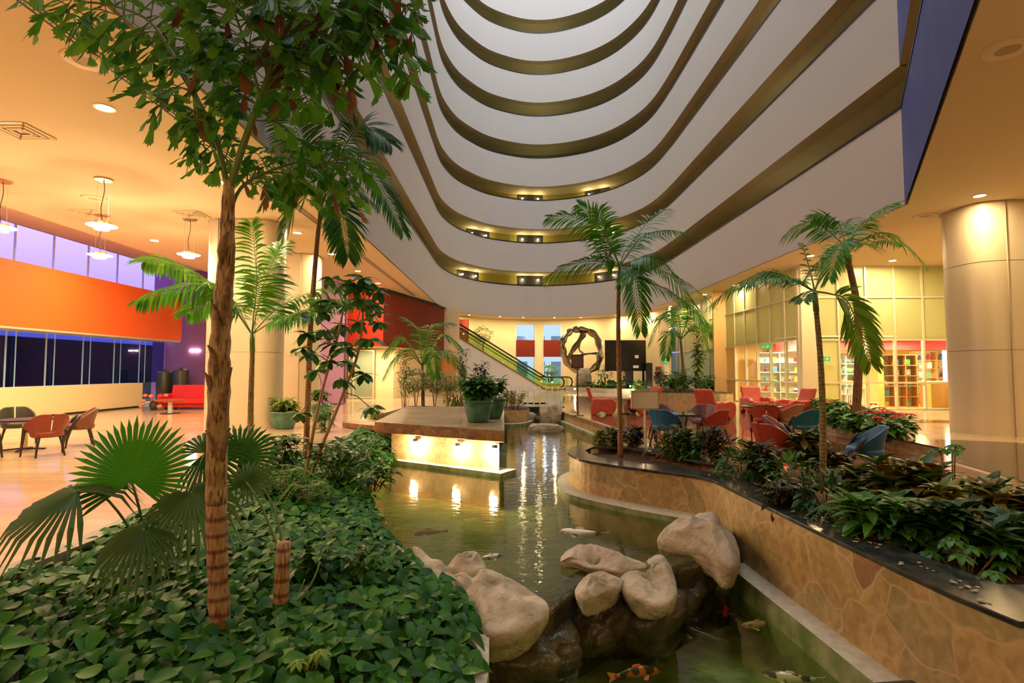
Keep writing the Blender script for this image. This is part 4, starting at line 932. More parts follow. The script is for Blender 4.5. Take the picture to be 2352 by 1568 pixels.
for x, z, w_, h in ((-.225, 0, .02, .30), (.225, 0, .02, .30), (0, .145, .47, .02), (0, -.145, .47, .02)): a.box((x, -.014, hz + z), (w_, .01, h))
a.build('rim', mat('sign_rim', (.5, .42, .3), .5), t)
def exit_sign(px, py, Y, label, w_=.32, hh=.17):
    q = Q(px, py, Y); t = thing('exit_sign', label, 'sign', q[:]); a = MB(); a.box((0, 0, 0), (w_, .02, hh)); a.build('plate', mat('exit_green', (.03, .42, .12), .4, emit=.25), t)
    a = MB(); a.box((-w_ * .30, -.013, 0), (.07, .006, .03)); a.add([(-w_ * .38 - .04, -.015, 0), (-w_ * .38, -.015, .04), (-w_ * .38, -.015, -.04)], [(0, 1, 2)]); a.box((.03, -.013, 0), (.05, .006, .09)); a.box((.10, -.013, .02), (.05, .006, .03)); a.build('pictogram', mat('sign_white', (.8, .9, .8), .5), t)
exit_sign(1897, 824, 20.2, 'green exit sign with arrow on the frosted wall beside the slim palm trunk')
exit_sign(1760, 796, 22.2, 'green exit sign above the shop doors behind the glass', .4, .2)
exit_sign(1528, 831, 34.2, 'tiny green sign on the far cream wall above the hose cabinet', .3, .3)
# black console by the right column
t = thing('console_desk', 'black console desk standing beside the right column in front of the shop', 'desk', (16.4, 19.3, 0))
for x, w_ in ((-.35, .80), (.75, .5)): a = MB(); a.box((x, 0, .42), (w_, .5, .84)); a.build('pedestal', mat('gloss_black', (.008, .008, .008), .08), t, bevel=.01)
a = MB(); a.box((.1, 0, .865), (1.75, .55, .05)); a.build('table_top', MATS['gloss_black'], t, bevel=.008)

# footbridge with clear posts
t = thing('footbridge', 'dark footbridge deck crossing the stream between two rows of clear posts', 'bridge', (.9, 22.6, 0))
a = MB(); a.box((-.4, 0, -.03), (3.2, 1.7, .12)); a.build('deck', M['wet'], t); a = MB(); a.box((-.4, -.86, -.08), (3.2, .06, .2)); a.build('edge_beam', M['dark'], t)
M['acryl'] = mat('clear_acrylic', (.75, .78, .66), .12, spec=.8, coat=.5)
k = 0
for row, (Yr, pxs_) in enumerate(((21.85, [1212, 1226, 1240, 1254, 1268, 1282]), (23.4, [1146, 1155, 1164, 1173, 1183, 1192, 1201]))):
    for px in pxs_:
        x = (px - 1176) / FPX * Yr; a = MB(); a.tube([(0, 0, 0), (0, 0, .78)], .03 if row == 0 else .026, 10); a.lathe([(0, .78), (.03, .78), (.02, .80), (0, .805)], 10)
        o = a.build('bridge_post', M['acryl']); o.location = (x, Yr, .03); tag(o, 'short clear round post, %s from the left in the %s row of the footbridge' % (('first', 'second', 'third', 'fourth', 'fifth', 'sixth', 'seventh')[pxs_.index(px)], ('front', 'rear')[row]), 'post', ('clear posts, front row', 'clear posts, rear row')[row]); k += 1
# lamps under the slab of the block, garden spots
for px, py, e, lb in ((967, 1010, 26, 'left'), (1067, 1020, 14, 'middle'), (1146, 1025, 34, 'right')):
    u = (px - 899) / (1146 - 899); p = BL.lerp(BR, u * .98); z = Q(px, py, p.y).z; p = p + nv * .06
    t = thing('floodlight', 'small glaring floodlight on the face of the stone block, %s of the three' % lb, 'floodlight', (p.x, p.y, z), 0, 'floodlights on the stone block')
    a = MB(); a.lathe([(0, .03), (.05, .03), (.055, -.02), (0, -.02)], 14); a.build('housing', M['black'], t); a = MB(); a.lathe([(0, -.022), (.048, -.022), (.048, -.03), (0, -.036)], 14); a.build('lens', mat('flood_lens', (1, .9, .7), .4, emit=260, ecol=(1, .80, .48)), t)
    light('lamp', 'POINT', (nv.x * .07, nv.y * .07, -.09), e, (1, .74, .38), .04, parent=t)
for px, py, z, e, lb in ((1320, 893, .1, 16, 'beside the foot of the escalator'), (1447, 886, .4, 12, 'under the black screen'), (1498, 896, .4, 10, 'behind the top of the white sign'), (1704, 898, .3, 14, 'before the shop screen, right of the far planter')):
    Y = {1320: 33, 1447: 34.4, 1498: 34.2, 1704: 21.5}[px]; q = Q(px, py, Y); t = thing('garden_spot', 'tiny bright garden spotlight ' + lb, 'spotlight', (q.x, q.y, q.z), 0, 'garden spotlights')
    a = MB(); a.lathe([(0, -.05), (.05, -.04), (.07, .03), (0, .04)], 12); a.build('housing', M['black'], t); a = MB(); a.lathe([(0, -.045), (.04, -.03), (.04, .03), (0, .045)], 10, (0, -.07, 0)); a.build('bulb', mat('spot_bulb', (1, .9, .7), .4, emit=150, ecol=(1, .9, .7)), t)
    a = MB(); a.tube([(0, 0, -.04), (0, 0, -q.z + .02)], .012, 6); a.build('stake', M['black'], t)
    light('lamp', 'POINT', (0, -.16, 0), e, (1, .8, .5), .05, parent=t)

# shop goods: shelves with small products, stools
def shelf(name, label, loc, w_, h, cols_, rows_, mt, rz=0, d=.35):
    t = thing(name, label, 'shelf', loc, rz); a = MB()
    for i in range(cols_ + 1): a.box((-w_ / 2 + w_ * i / cols_, 0, h / 2), (.03, d, h))
    for j in range(rows_ + 1): a.box((0, 0, max(.02, h * j / rows_)), (w_, d, .03))
    a.build('frame', mt, t); a = MB(); a.box((0, d / 2, h / 2), (w_, .02, h)); a.build('back_panel', mat('shelf_back', (.92, .85, .7), .6), t); return t
ow = mat('orange_wood', (.75, .38, .10), .45); whs = mat('white_shelf', (.9, .85, .75), .5)
prc = [mat('product_%d' % i, c, .5) for i, c in enumerate([(.6, .05, .05), (.05, .2, .5), (.05, .4, .12), (.8, .5, .1), (.7, .7, .7), (.3, .05, .2), (.1, .35, .4)])]
pm = [mat(x, c, .5) for x, c in (('red_product', (.6, .05, .05)), ('blue_product', (.05, .2, .5)), ('green_product', (.1, .5, .1)), ('yellow_product', (.8, .5, .1)), ('white_product', (.8, .8, .75)), ('dark_product', (.15, .03, .05)), ('teal_product', (.03, .3, .4)))]
for j, (nm, lb, loc, w_, h, cc, rr_, mt, rz) in enumerate([
    ('cube_shelf', 'cube shelf with white compartments standing behind the shop window', (15.7, 22.2, 0), 1.35, 2.1, 3, 5, ow, 0),
    ('wall_shelf', 'well stocked wall shelf behind the right shop window', (18.6, 24.0, 0), 1.9, 2.3, 2, 6, ow, 0),
    ('wall_shelf', 'bright white wall shelf behind the glass shop doors', (12.55, 25.5, 0), 1.8, 2.3, 2, 5, whs, -.5),
    ('wall_shelf', 'stocked shelf behind the slanted palm trunk', (14.5, 23.8, 0), 1.3, 2.2, 2, 5, whs, 0)]):
    t = shelf(nm, lb, loc, w_, h, cc, rr_, mt, rz)
    for i in range(cc):
        for k in range(rr_):
            for q in range(2 if w_ / cc > .5 else 1):
                x = -w_ / 2 + w_ * (i + .3 + .4 * q) / cc; s = rnd.uniform(.07, .13); a = MB(); kind = rnd.randrange(3)
                if kind == 0: a.box((0, 0, s), (s * 1.6, s, s * 2))
                elif kind == 1: a.lathe([(0, 0), (s * .6, 0), (s * .7, s), (s * .3, s * 1.5), (s * .25, s * 2), (0, s * 2)], 10)
                else: a.lathe([(0, 0), (s * .5, 0), (s, s * .5), (s * .9, s * .9), (0, s)], 10, sx=1.3)
                ci = rnd.randrange(7); o = a.build(('box', 'bottle', 'bowl')[kind], pm[ci]); c, sn = math.cos(rz), math.sin(rz)
                o.location = (loc[0] + x * c, loc[1] + x * sn - .05, h * k / rr_ + .035)
                cn = ('red', 'blue', 'green', 'yellow', 'white', 'dark', 'teal')[ci]; rn = ('bottom', 'second lowest', 'third', 'fourth', 'fifth', 'top')[k if k < rr_ - 1 else 5]
                tag(o, 'small %s %s, %s row, %s, %s' % (cn, ('box', 'bottle', 'bowl')[kind], rn, (('left', 'centre', 'right') if cc == 3 else ('left ' + ('outer', 'inner')[q], 'right ' + ('inner', 'outer')[q]))[i], ('cube shelf in the shop', 'right wall shelf in the shop', 'white shelf behind the shop doors', 'shelf behind the slanted palm trunk')[j]), ('box', 'bottle', 'bowl')[kind], 'souvenirs on the %s' % ('cube shelf', 'right wall shelf', 'door shelf', 'palm shelf')[j])
def stool(loc, label):
    t = thing('bar_stool', label, 'stool', loc, 0, 'white stools in the shop'); a = MB(); a.lathe([(0, .74), (.17, .74), (.18, .78), (0, .79)], 18); a.build('seat', M['white'], t)
    for k in range(4): an = k * PI / 2 + .78; a = MB(); a.bar((.1 * math.cos(an), .1 * math.sin(an), .75), (.2 * math.cos(an), .2 * math.sin(an), 0), .025, .025); a.build('leg', M['white'], t)
    a = MB(); a.tube([(-.15, .12, .78), (-.16, .16, 1.05), (.16, .16, 1.05), (.15, .12, .78)], .012, 6); a.build('back_rail', M['white'], t)
stool((13.2, 21.3, 0), 'white bar stool behind the shop glass, left one'); stool((13.75, 21.4, 0), 'white bar stool behind the shop glass, right one')
t = thing('counter', 'brightly lit pale shop counter behind the right shop window', 'counter', (17.6, 22.0, 0)); a = MB(); a.box((0, 0, .5), (1.9, .6, 1.0)); a.build('body', ow, t, bevel=.01); a = MB(); a.box((0, 0, 1.02), (2.0, .66, .04)); a.build('counter_top', whs, t)
light('counter_lamp', 'POINT', (17.6, 21.5, 1.4), 20, (1, .85, .6), .1)

a = MB(); a.box((18.15, 22.6, 1.55), (.5, .08, 1.5)); tag(a.build('light_box', mat('lit_white_panel', (1, .95, .85), .5, emit=3.0, ecol=(1, .9, .72))), 'glowing white upright panel in the right end of the shop', 'light panel')
# ================================================================== PLANTS
G_ = dict(
    palm=leafmat('palm_leaflet', (.03, .14, .010), (.06, .25, .015), (.13, .36, .02), trans=.32),
    palmy=leafmat('yellowish_palm_leaflet', (.07, .20, .01), (.13, .32, .015), (.22, .40, .03)),  # lighter, yellower green for single fronds
    palmd=leafmat('dark_palm_leaflet', (.02, .09, .015), (.04, .15, .02), (.07, .21, .03)),
    fish=leafmat('fishtail_leaflet', (.03, .13, .010), (.07, .25, .015), (.16, .36, .03), trans=.35),
    dead=leafmat('dead_leaflet', (.12, .045, .018), (.20, .075, .03), (.26, .13, .06)),
    fan=leafmat('fan_leaf', (.04, .18, .010), (.06, .26, .014), (.10, .33, .02), trans=.35),
    fand=leafmat('dark_fan_leaf', (.06, .13, .04), (.10, .19, .06), (.15, .24, .08), trans=.35),
    pothos=leafmat('pothos_leaf', (.010, .065, .006), (.022, .12, .008), (.06, .20, .014), rough=.42, spec=.16),
    schef=leafmat('umbrella_plant_leaf', (.02, .08, .015), (.04, .13, .02), (.08, .20, .03), rough=.28),
    croton=leafmat('croton_leaf', (.03, .07, .01), (.07, .12, .015), (.20, .09, .02), rough=.3),
    crotond=leafmat('dark_croton_leaf', (.03, .035, .012), (.07, .03, .02), (.05, .08, .015), rough=.3),
    crotony=leafmat('yellow_croton_leaf', (.06, .12, .015), (.32, .28, .04), (.40, .22, .06), rough=.35),
    red=leafmat('red_bract', (.45, .008, .008), (.62, .012, .02), rough=.5),
    purp=leafmat('near_black_leaf', (.012, .01, .016), (.03, .025, .035), rough=.3),
    pale=leafmat('pale_variegated_leaf', (.30, .34, .14), (.55, .55, .32), (.18, .24, .08), rough=.5),
    lime=leafmat('lime_leaf', (.12, .24, .02), (.26, .38, .03), (.08, .2, .02)),
    green=leafmat('mid_green_leaf', (.03, .12, .01), (.06, .2, .02), (.1, .26, .03)),
    fern=leafmat('fern_leaflet', (.025, .13, .02), (.05, .2, .03)),
    dark=leafmat('deep_green_leaf', (.012, .05, .01), (.03, .09, .015), (.05, .13, .02)),
    stemg=mat('green_stem', (.10, .17, .03), .5), stemb=mat('woody_stem', (.20, .12, .06), .8, noise=(20, (.3, .2, .1), 3)),
)
def barkmat(name, c1, c2, c3, rings, low=None):
    m = bpy.data.materials.new(name); m.use_nodes = True; MATS[name] = m; n = m.node_tree.nodes; l = m.node_tree.links; b = n['Principled BSDF']; b.inputs['Roughness'].default_value = .85
    t = n.new('ShaderNodeTexCoord'); mp = n.new('ShaderNodeMapping'); mp.inputs['Scale'].default_value = (14, 14, 2.2); nz = n.new('ShaderNodeTexNoise'); nz.inputs['Detail'].default_value = 7; nz.inputs['Distortion'].default_value = .6
    l.new(t.outputs['Object'], mp.inputs[0]); l.new(mp.outputs[0], nz.inputs['Vector']); rp = n.new('ShaderNodeValToRGB'); e = rp.color_ramp.elements
    e[0].position = .36; e[0].color = (*c1, 1); e[1].position = .62; e[1].color = (*c3, 1); x = e.new(.46); x.color = (*c2, 1); l.new(nz.outputs['Fac'], rp.inputs[0])
    wv = n.new('ShaderNodeTexWave'); wv.bands_direction = 'Z'; wv.inputs['Scale'].default_value = rings; wv.inputs['Distortion'].default_value = 1.6; wv.inputs['Detail'].default_value = 3; l.new(t.outputs['Object'], wv.inputs['Vector'])
    r2 = n.new('ShaderNodeValToRGB'); r2.color_ramp.elements[0].position = .0; r2.color_ramp.elements[1].position = .35; r2.color_ramp.elements[0].color = (*(low or (.35, .2, .1)), 1); r2.color_ramp.elements[1].color = (1, 1, 1, 1); l.new(wv.outputs['Fac'], r2.inputs[0])
    mu = n.new('ShaderNodeMixRGB'); mu.blend_type = 'MULTIPLY'; mu.inputs[0].default_value = .8; l.new(rp.outputs[0], mu.inputs[1]); l.new(r2.outputs[0], mu.inputs[2]); l.new(mu.outputs[0], b.inputs['Base Color'])
    bp = n.new('ShaderNodeBump'); bp.inputs['Strength'].default_value = .5; bp.inputs['Distance'].default_value = .02; l.new(nz.outputs['Fac'], bp.inputs['Height']); l.new(bp.outputs[0], b.inputs['Normal']); return m
BK = barkmat('pale_palm_bark', (.10, .055, .025), (.36, .24, .12), (.50, .36, .20), .9, (.7, .55, .4))
BR = barkmat('ringed_palm_bark', (.16, .06, .03), (.34, .19, .10), (.44, .29, .16), 3.2, (.28, .13, .07))
BT = barkmat('slim_palm_bark', (.10, .08, .03), (.22, .17, .07), (.30, .22, .10), 7.0, (.5, .4, .25))
BTR = barkmat('reddish_palm_bark', (.12, .05, .02), (.25, .12, .05), (.30, .17, .08), 7.0, (.5, .4, .3))

SHAPES = dict(lance=[(0, .12), (.25, .8), (.5, 1), (.78, .62), (1, .02)], oval=[(0, .1), (.2, .8), (.5, 1), (.8, .75), (1, .05)], heart=[(0, .35), (.12, .95), (.35, 1.0), (.7, .6), (1, .02)],
              strap=[(0, .6), (.3, 1), (.65, .8), (1, .05)], small=[(0, .2), (.4, 1), (1, .05)])
def leaf(mb, base, d, up, L, W, droop=.3, shape='lance', fold=.25, mi=None):
    """one leaf blade: d direction, up surface normal; bends down by droop"""
    d = d.normalized(); sd = d.cross(up)
    if sd.length < 1e-3: sd = d.orthogonal()
    sd.normalize(); nn = sd.cross(d).normalized(); vs = []; prof = SHAPES[shape]; p = base.copy(); pu = 0; dd = d.copy()
    for u, w_ in prof:
        p = p + dd * (u - pu) * L; pu = u; dd = (dd + Vector((0, 0, -1)) * droop * .5).normalized()
        hw = w_ * W / 2; vs += [p - sd * hw + nn * hw * fold, p, p + sd * hw + nn * hw * fold]
    n = len(prof); fs = []
    for i in range(n - 1): a = i * 3; fs += [(a, a + 1, a + 4, a + 3), (a + 1, a + 2, a + 5, a + 4)]
    mb.lv = rnd.random() * .98 + .01; mb.add(vs, fs, mi)
def bez(pts, n):
    """smooth curve through points"""
    q = smooth_line(pts, max(2, n // (len(pts) - 1))); return [Vector(p) for p in q]
def frond(parent, pts, nl=34, L=.45, W=.035, droop=.5, roll=0.0, m='palm', start=.18, sweep=.55, r=.012, vee=.25, label=None, rag=0.12):
    """feather frond: a rachis through pts with leaflets on both sides"""
    c = bez(pts, 20); mb = MB(); rad = [r * (1 - .8 * i / (len(c) - 1)) for i in range(len(c))]; mb.lv = .5
    mb.tube(c, rad, 5, 1); N = len(c) - 1
    for k in range(nl):
        u = start + (1 - start) * (k + .5) / nl; x = u * N; i = min(N - 1, int(x)); p = c[i].lerp(c[i + 1], x - i); t = (c[i + 1] - c[i]).normalized()
        sd = t.cross(Vector((0, 0, 1)))
        if sd.length < .15: sd = Vector((1, 0, 0)) + sd
        sd.normalize(); sd = Matrix.Rotation(roll, 3, t) @ sd; nn = sd.cross(t).normalized()
        ll = L * (math.sin(PI * min(1, .18 + .82 * (u - start) / (1 - start) * .93)) ** .6) * rnd.uniform(1 - rag, 1 + rag * .5)
        for s_ in (-1, 1):
            dd = (sd * s_ + t * (sweep + .5 * u ** 3 * 1.4) + nn * vee * rnd.uniform(.5, 1.4)).normalized(); leaf(mb, p, dd, nn + t * .2, ll, W, droop * rnd.uniform(.7, 1.2), 'lance', .15, 0)
    o = mb.build('frond', [G_[m], G_['stemg']], parent, smooth=True, fixn=False)
    if label: o['label'] = label
    return o
def palm(name, label, Y, trunk, rad, fronds, bark, m='palm', L=.45, W=.035, nl=34, shaft=None, group=None, lz=0.0, **kw):
    """trunk: pixels from foot to crown at depth Y; fronds: (mid px, tip px, dy mid, dy tip)"""
    pts = [Q(px, py, Y) for px, py in trunk]; base = pts[0].copy(); base.z = lz; pts[0].z = lz
    t = thing(name, label, 'palm', base[:], 0, group); loc = [p - base for p in pts]
    c = bez(loc, 30); rr_ = [rad * (1.25 - .45 * i / (len(c) - 1)) * (1 + .035 * math.sin(i * 2.3)) for i in range(len(c))]
    a = MB(); a.tube(c, rr_, 12); a.build('trunk', bark, t, smooth=True)
    top = loc[-1]
    if shaft: s_ = Q(*shaft, Y) - base; a = MB(); a.tube([top - (top - c[-3]).normalized() * .05, top.lerp(s_, .5), s_], [rad * .95, rad * .9, rad * .45], 10); a.build('crownshaft', G_['stemg'], t, smooth=True); org = top.lerp(s_, .8)
    else: org = top
    for f in fronds:
        mid, tip, d1, d2 = f[:4]; o = f[4] if len(f) > 4 else {}
        P1 = Q(*mid, Y + d1) - base; P2 = Q(*tip, Y + d2) - base; q = org.lerp(P1, .5) + Vector((0, 0, .06 * (P1 - org).length)); q2 = P1.lerp(P2, .55) + Vector((0, 0, .08 * (P2 - P1).length))
        args = dict(L=L, W=W, nl=nl, m=m); args.update(kw); args.update(o)
        frond(t, [org, q, P1, q2, P2], **args)
    return t
# slim palms ---------------------------------------------------------------------------
palm('slim_palm', 'slim palm with thin ringed trunk rising from the rounded tip of the stone planter', 9.0, [(1425, 1040), (1423, 900), (1420, 760), (1421, 660)], .037,
     [((1375, 520), (1262, 498), -.3, -.5), ((1395, 545), (1330, 470), .3, .3), ((1350, 600), (1255, 640), -.2, -.3), ((1480, 540), (1578, 535), 0, .2), ((1500, 590), (1610, 740), -.4, -.7, dict(L=.5)),
      ((1500, 615), (1640, 700), .2, .2), ((1455, 625), (1472, 760), -.3, -.3), ((1440, 570), (1530, 480), .5, .8), ((1460, 640), (1580, 700), -.6, -.8), ((1395, 590), (1375, 480), .1, 0)], BTR, L=.46, W=.034, nl=34, shaft=(1424, 600), lz=.07, roll=.35)
palm('slim_palm', 'slim palm beside the bright blue chair, with long frond sweeping left', 6.2, [(1888, 1075), (1890, 960), (1884, 820), (1874, 705)], .033,
     [((1760, 625), (1632, 700), .2, .3, dict(L=.42, nl=40)), ((1800, 640), (1700, 660), -.2, -.3, dict(L=.3)), ((1945, 690), (2000, 835), 0, -.1, dict(L=.40, m='palmy', roll=1.2, nl=30, start=.3, W=.04)), ((1845, 680), (1845, 690), -.3, -.5, dict(L=.2, nl=14)),
      ((1905, 600), (1960, 500), .5, .9, dict(L=.3)), ((1860, 620), (1840, 560), .2, .3, dict(L=.14, nl=10, m='fand'))], BT, L=.35, W=.03, nl=34, shaft=(1870, 660), lz=.07)
palm('slim_palm', 'tall palm with slanted reddish trunk growing out of the poinsettias', 11.9, [(1963, 945), (1972, 830), (1968, 700), (1948, 600)], .075,
     [((1870, 510), (1803, 540), 0, 0), ((1925, 510), (1870, 500), .6, 1), ((1975, 520), (2050, 468), 0, -.3, dict(m='palmy')), ((2035, 535), (2125, 610), -.2, -.4, dict(m='palmy')), ((1990, 560), (2070, 560), .5, .8), ((1895, 590), (1850, 640), 0, 0),
      ((2020, 490), (2108, 458), .4, .6, dict(m='dead', L=.22, W=.015, nl=22)), ((1930, 560), (1905, 640), -.6, -1)], BTR, L=.62, W=.045, nl=34, shaft=(1942, 560), lz=.18, r=.016, roll=.3)
palm('slim_palm', 'smaller palm in the far round planter before the glazed screen', 27.5, [(1573, 893), (1568, 830), (1563, 780)], .07,
     [((1525, 728), (1492, 790), 0, 0), ((1545, 715), (1500, 735), .5, .5), ((1590, 715), (1625, 745), 0, 0), ((1560, 715), (1575, 690), 0, .5), ((1600, 745), (1625, 800), -.5, -.8), ((1540, 760), (1530, 820), -.5, -.8), ((1615, 740), (1648, 780), .5, 1)], BT, L=.9, W=.08, nl=24, lz=.42, r=.03)
palm('slim_palm', 'low palm with arching fronds in front of the dark red volume', 17.2, [(972, 940), (971, 880), (970, 840)], .05,
     [((925, 775), (885, 815), 0, 0), ((930, 805), (882, 868), -.4, -.5), ((1015, 768), (1060, 800), 0, 0), ((1020, 805), (1068, 858), -.4, -.6), ((962, 760), (930, 730), .2, .4), ((990, 750), (1040, 742), .3, .4), ((985, 800), (1000, 865), -.6, -.9)], BT, L=.55, W=.05, nl=26, lz=.2, r=.02, roll=.2)
palm('slim_palm', 'young palm with green stem between tall trunk and thick column, fronds spread both ways', 9.2, [(575, 1072), (576, 930), (580, 800)], .045,
     [((590, 650), (578, 512), 0, -.2, dict(L=.55, roll=1.3, nl=32, W=.045, m='palmy')), ((690, 715), (850, 688), -.2, -.3, dict(L=.55, nl=54, droop=.7, W=.042)), ((495, 655), (318, 690), -.2, -.4, dict(L=.6, nl=54, droop=.8, W=.042)), ((470, 640), (330, 600), .3, .4, dict(L=.65, nl=48)),
      ((650, 700), (790, 660), .4, .5), ((530, 690), (430, 720), .4, .6), ((610, 640), (650, 560), .5, .7)], BT, m='palm', L=.62, W=.055, nl=34, shaft=(578, 760), lz=-.15, roll=.3)
palm('slim_palm', 'tall thin palm behind the leafy shrub, its crown high before the grey gallery', 9.4, [(702, 1060), (708, 900), (714, 740), (728, 560), (736, 490)], .042,
     [((690, 320), (645, 228), 0, -.2, dict(roll=1.1)), ((765, 345), (800, 258), .2, .3), ((825, 290), (897, 330), 0, 0, dict(roll=.9)), ((850, 400), (925, 530), -.2, -.3, dict(roll=.5)), ((782, 480), (800, 590), -.3, -.4, dict(roll=.7)), ((660, 400), (640, 440), 0, 0), ((690, 450), (650, 540), -.3, -.4),
      ((700, 360), (655, 330), .5, .7), ((830, 350), (890, 400), .4, .6), ((800, 430), (860, 470), .3, .4)],
     BTR, m='palmd', L=.62, W=.042, nl=44, shaft=(738, 430), lz=-.1, r=.016, roll=.2)

# fishtail palm ------------------------------------------------------------------------
FY = 3.5
tp = [(508, 1482), (501, 1330), (497, 1180), (498, 1050), (503, 900), (505, 800), (512, 690), (520, 600), (523, 500), (526, 415)]; tr_ = [23, 21, 22, 22, 24, 22, 20, 18, 15, 11]
base = Q(508, 1482, FY); ft = thing('fishtail_palm', 'big fishtail palm with peeling pale trunk towering in the left foreground', 'palm', base[:])
L0 = [Q(x, y, FY) - base for x, y in tp]; cc = bez(L0, 54); rr_ = []
for i in range(len(cc)):
    x = i / (len(cc) - 1) * (len(tr_) - 1); k = min(len(tr_) - 2, int(x)); rr_.append((tr_[k] + (tr_[k + 1] - tr_[k]) * (x - k)) / FPX * FY * (1 + .06 * math.sin(i * 1.9) + .03 * rnd.uniform(-1, 1)))
n_ = len(cc); cut = int(n_ * .24)
a = MB(); a.tube(cc[:cut + 1], rr_[:cut + 1], 16); a.build('trunk', BR, ft, smooth=True)['label'] = 'dark ringed lower trunk'
a = MB(); a.tube(cc[cut:], rr_[cut:], 16); a.build('trunk', BK, ft, smooth=True)
def strip(a, pts, w_, dirv):
    rows = []
    for i, p in enumerate(pts): rows.append([p - dirv * w_[i], p + Vector((0, -.012, 0)), p + dirv * w_[i]])
    a.grid(rows)
for x, y, dx, h in ((530, 640, 1, 90), (489, 820, -1, 60), (520, 690, 1, 70), (524, 880, 1, 80), (478, 870, -1, 40), (520, 1010, 1, 60), (484, 1010, -1, 50), (497, 730, -1, 80), (517, 560, 1, 60)):
    b0 = Q(x - dx * 6, y, FY - .05) - base; sc = FY / FPX; a = MB(); a.lv = rnd.random()
    strip(a, [b0 - Vector((0, .0, h * sc * .8)), b0 - Vector((0, .012, h * sc * .3)), b0 + Vector((dx * 5 * sc, -.012, h * sc * .15)), b0 + Vector((dx * 15 * sc, -.01, h * sc * .45))], [.008, .024, .02, .004], Vector((.9, .4 * dx, 0)))
    a.build('husk', mat('dry_husk', (.30, .18, .09), .85, noise=(30, (.15, .08, .04), 4)), ft, smooth=True, fixn=False, solid=.006)
def wedge(mb, p, d, up, L, W, mi=0):
    """fishtail leaflet: narrow foot, broad ragged tip"""
    d = d.normalized(); sd = d.cross(up); sd = sd.normalized() if sd.length > 1e-3 else d.orthogonal(); nn = sd.cross(d)
    k = 5; vs = [p, p + d * L * .35 - sd * W * .26, p + d * L * .38 + nn * W * .05, p + d * L * .35 + sd * W * .26]; sk = rnd.uniform(-.25, .25)
    tips = []
    for i in range(k):
        v = -1 + 2 * i / (k - 1); tips.append(p + d * L * (1 - .22 * abs(v - sk) + rnd.uniform(-.1, .08)) + sd * W * .52 * v + Vector((0, 0, -1)) * L * .16)
    vs += tips; mids = [(tips[i] + tips[i + 1]) / 2 - d * L * .13 for i in range(k - 1)]; vs += mids; T = 4; Mi = 4 + k
    fs = [(0, 1, 2), (0, 2, 3), (1, T, Mi), (1, Mi, T + 1), (1, T + 1, 2), (2, T + 1, Mi + 1), (2, Mi + 1, T + 2), (2, T + 2, Mi + 2), (2, Mi + 2, T + 3), (2, T + 3, 3), (3, T + 3, Mi + 3), (3, Mi + 3, T + 4)]
    mb.lv = rnd.random() * .98 + .01; mb.add(vs, fs, mi)
def fishfrond(px, ys, nb, bl, ll, dead=.05, start=.25, side=1.0, r0=.02, down=.35, name='frond'):
    pts = [Q(x, y, FY + dy) - base for (x, y), dy in zip(px, ys)]; c = bez(pts, 30); N = len(c) - 1; mb = MB(); mb.tube(c, [r0 * (1 - .75 * i / N) for i in range(N + 1)], 7, 1)
    for k in range(nb):
        u = start + (1 - start) * k / nb; x = u * N; i = min(N - 1, int(x)); p = c[i].lerp(c[i + 1], x - i); t = (c[i + 1] - c[i]).normalized()
        sd = t.cross(Vector((0, -1, .15))).normalized(); blen = bl * (1 - .45 * abs(u - .5)) * rnd.uniform(.75, 1.1)
        for s_ in (-1, 1):
            dd = (sd * s_ + t * rnd.uniform(.2, .7) + Vector((rnd.uniform(-.3, .3), rnd.uniform(-.9, .9), rnd.uniform(-.2, .15)))).normalized(); q = [p, p + dd * blen * .5 + Vector((0, 0, .02)), p + dd * blen + Vector((0, 0, -blen * down))]
            cb = bez(q, 8); mb.lv = .5; mb.tube(cb, [.004] * (len(cb) - 1) + [.002], 4, 1, cap=False); nlf = max(4, int(blen / .048))
            isd = rnd.random() < dead * .4
            for j in range(nlf):
                v = .18 + .82 * (j + .5) / nlf; xx = v * (len(cb) - 1); ii = min(len(cb) - 2, int(xx)); pp = cb[ii].lerp(cb[ii + 1], xx - ii); tt = (cb[ii + 1] - cb[ii]).normalized()
                sv = tt.cross(Vector((rnd.uniform(-.6, .6), -.7, .8))).normalized() * (1 if j % 2 else -1)
                if isd or rnd.random() < dead * .35: wedge(mb, pp, Vector((rnd.uniform(-.7, .7), rnd.uniform(-.5, .5), -1)), Vector((rnd.uniform(-1, 1), -1, 0)), ll * rnd.uniform(.8, 1.9), ll * rnd.uniform(.2, .55), 2)
                else: wedge(mb, pp, sv + tt * rnd.uniform(.4, 1.0) + Vector((0, 0, -.25)), Vector((rnd.uniform(-.7, .7), -.8, rnd.uniform(0, 1))), ll * rnd.uniform(.7, 1.45), ll * rnd.uniform(.35, .7), 0)
    return mb.build(name, [G_['fish'], G_['stemg'], G_['dead']], ft, smooth=False, fixn=False)
fishfrond([(524, 440), (500, 330), (460, 240), (400, 130), (330, 40), (200, 5), (135, 40)], [0, 0, 0, .1, .2, .2, .1], 16, .36, .15, .04, .28)
fishfrond([(528, 430), (560, 330), (600, 220), (640, 110), (690, 10), (740, -70)], [0, -.05, -.1, -.1, -.1, -.1], 13, .42, .16, .22, .3, r0=.026)
fishfrond([(530, 480), (560, 425), (640, 385), (740, 368), (815, 410)], [0, .1, .25, .35, .4], 24, .25, .125, .12, .25, r0=.014)
fishfrond([(610, 200), (680, 130), (760, 80), (860, 55), (950, 60)], [-.1, 0, .1, .15, .2], 18, .36, .15, .28, .1, r0=.012, down=.5)
fishfrond([(600, 230), (570, 120), (540, 30), (520, -50)], [-.1, -.2, -.3, -.4], 12, .36, .16, .06, .2, r0=.012)
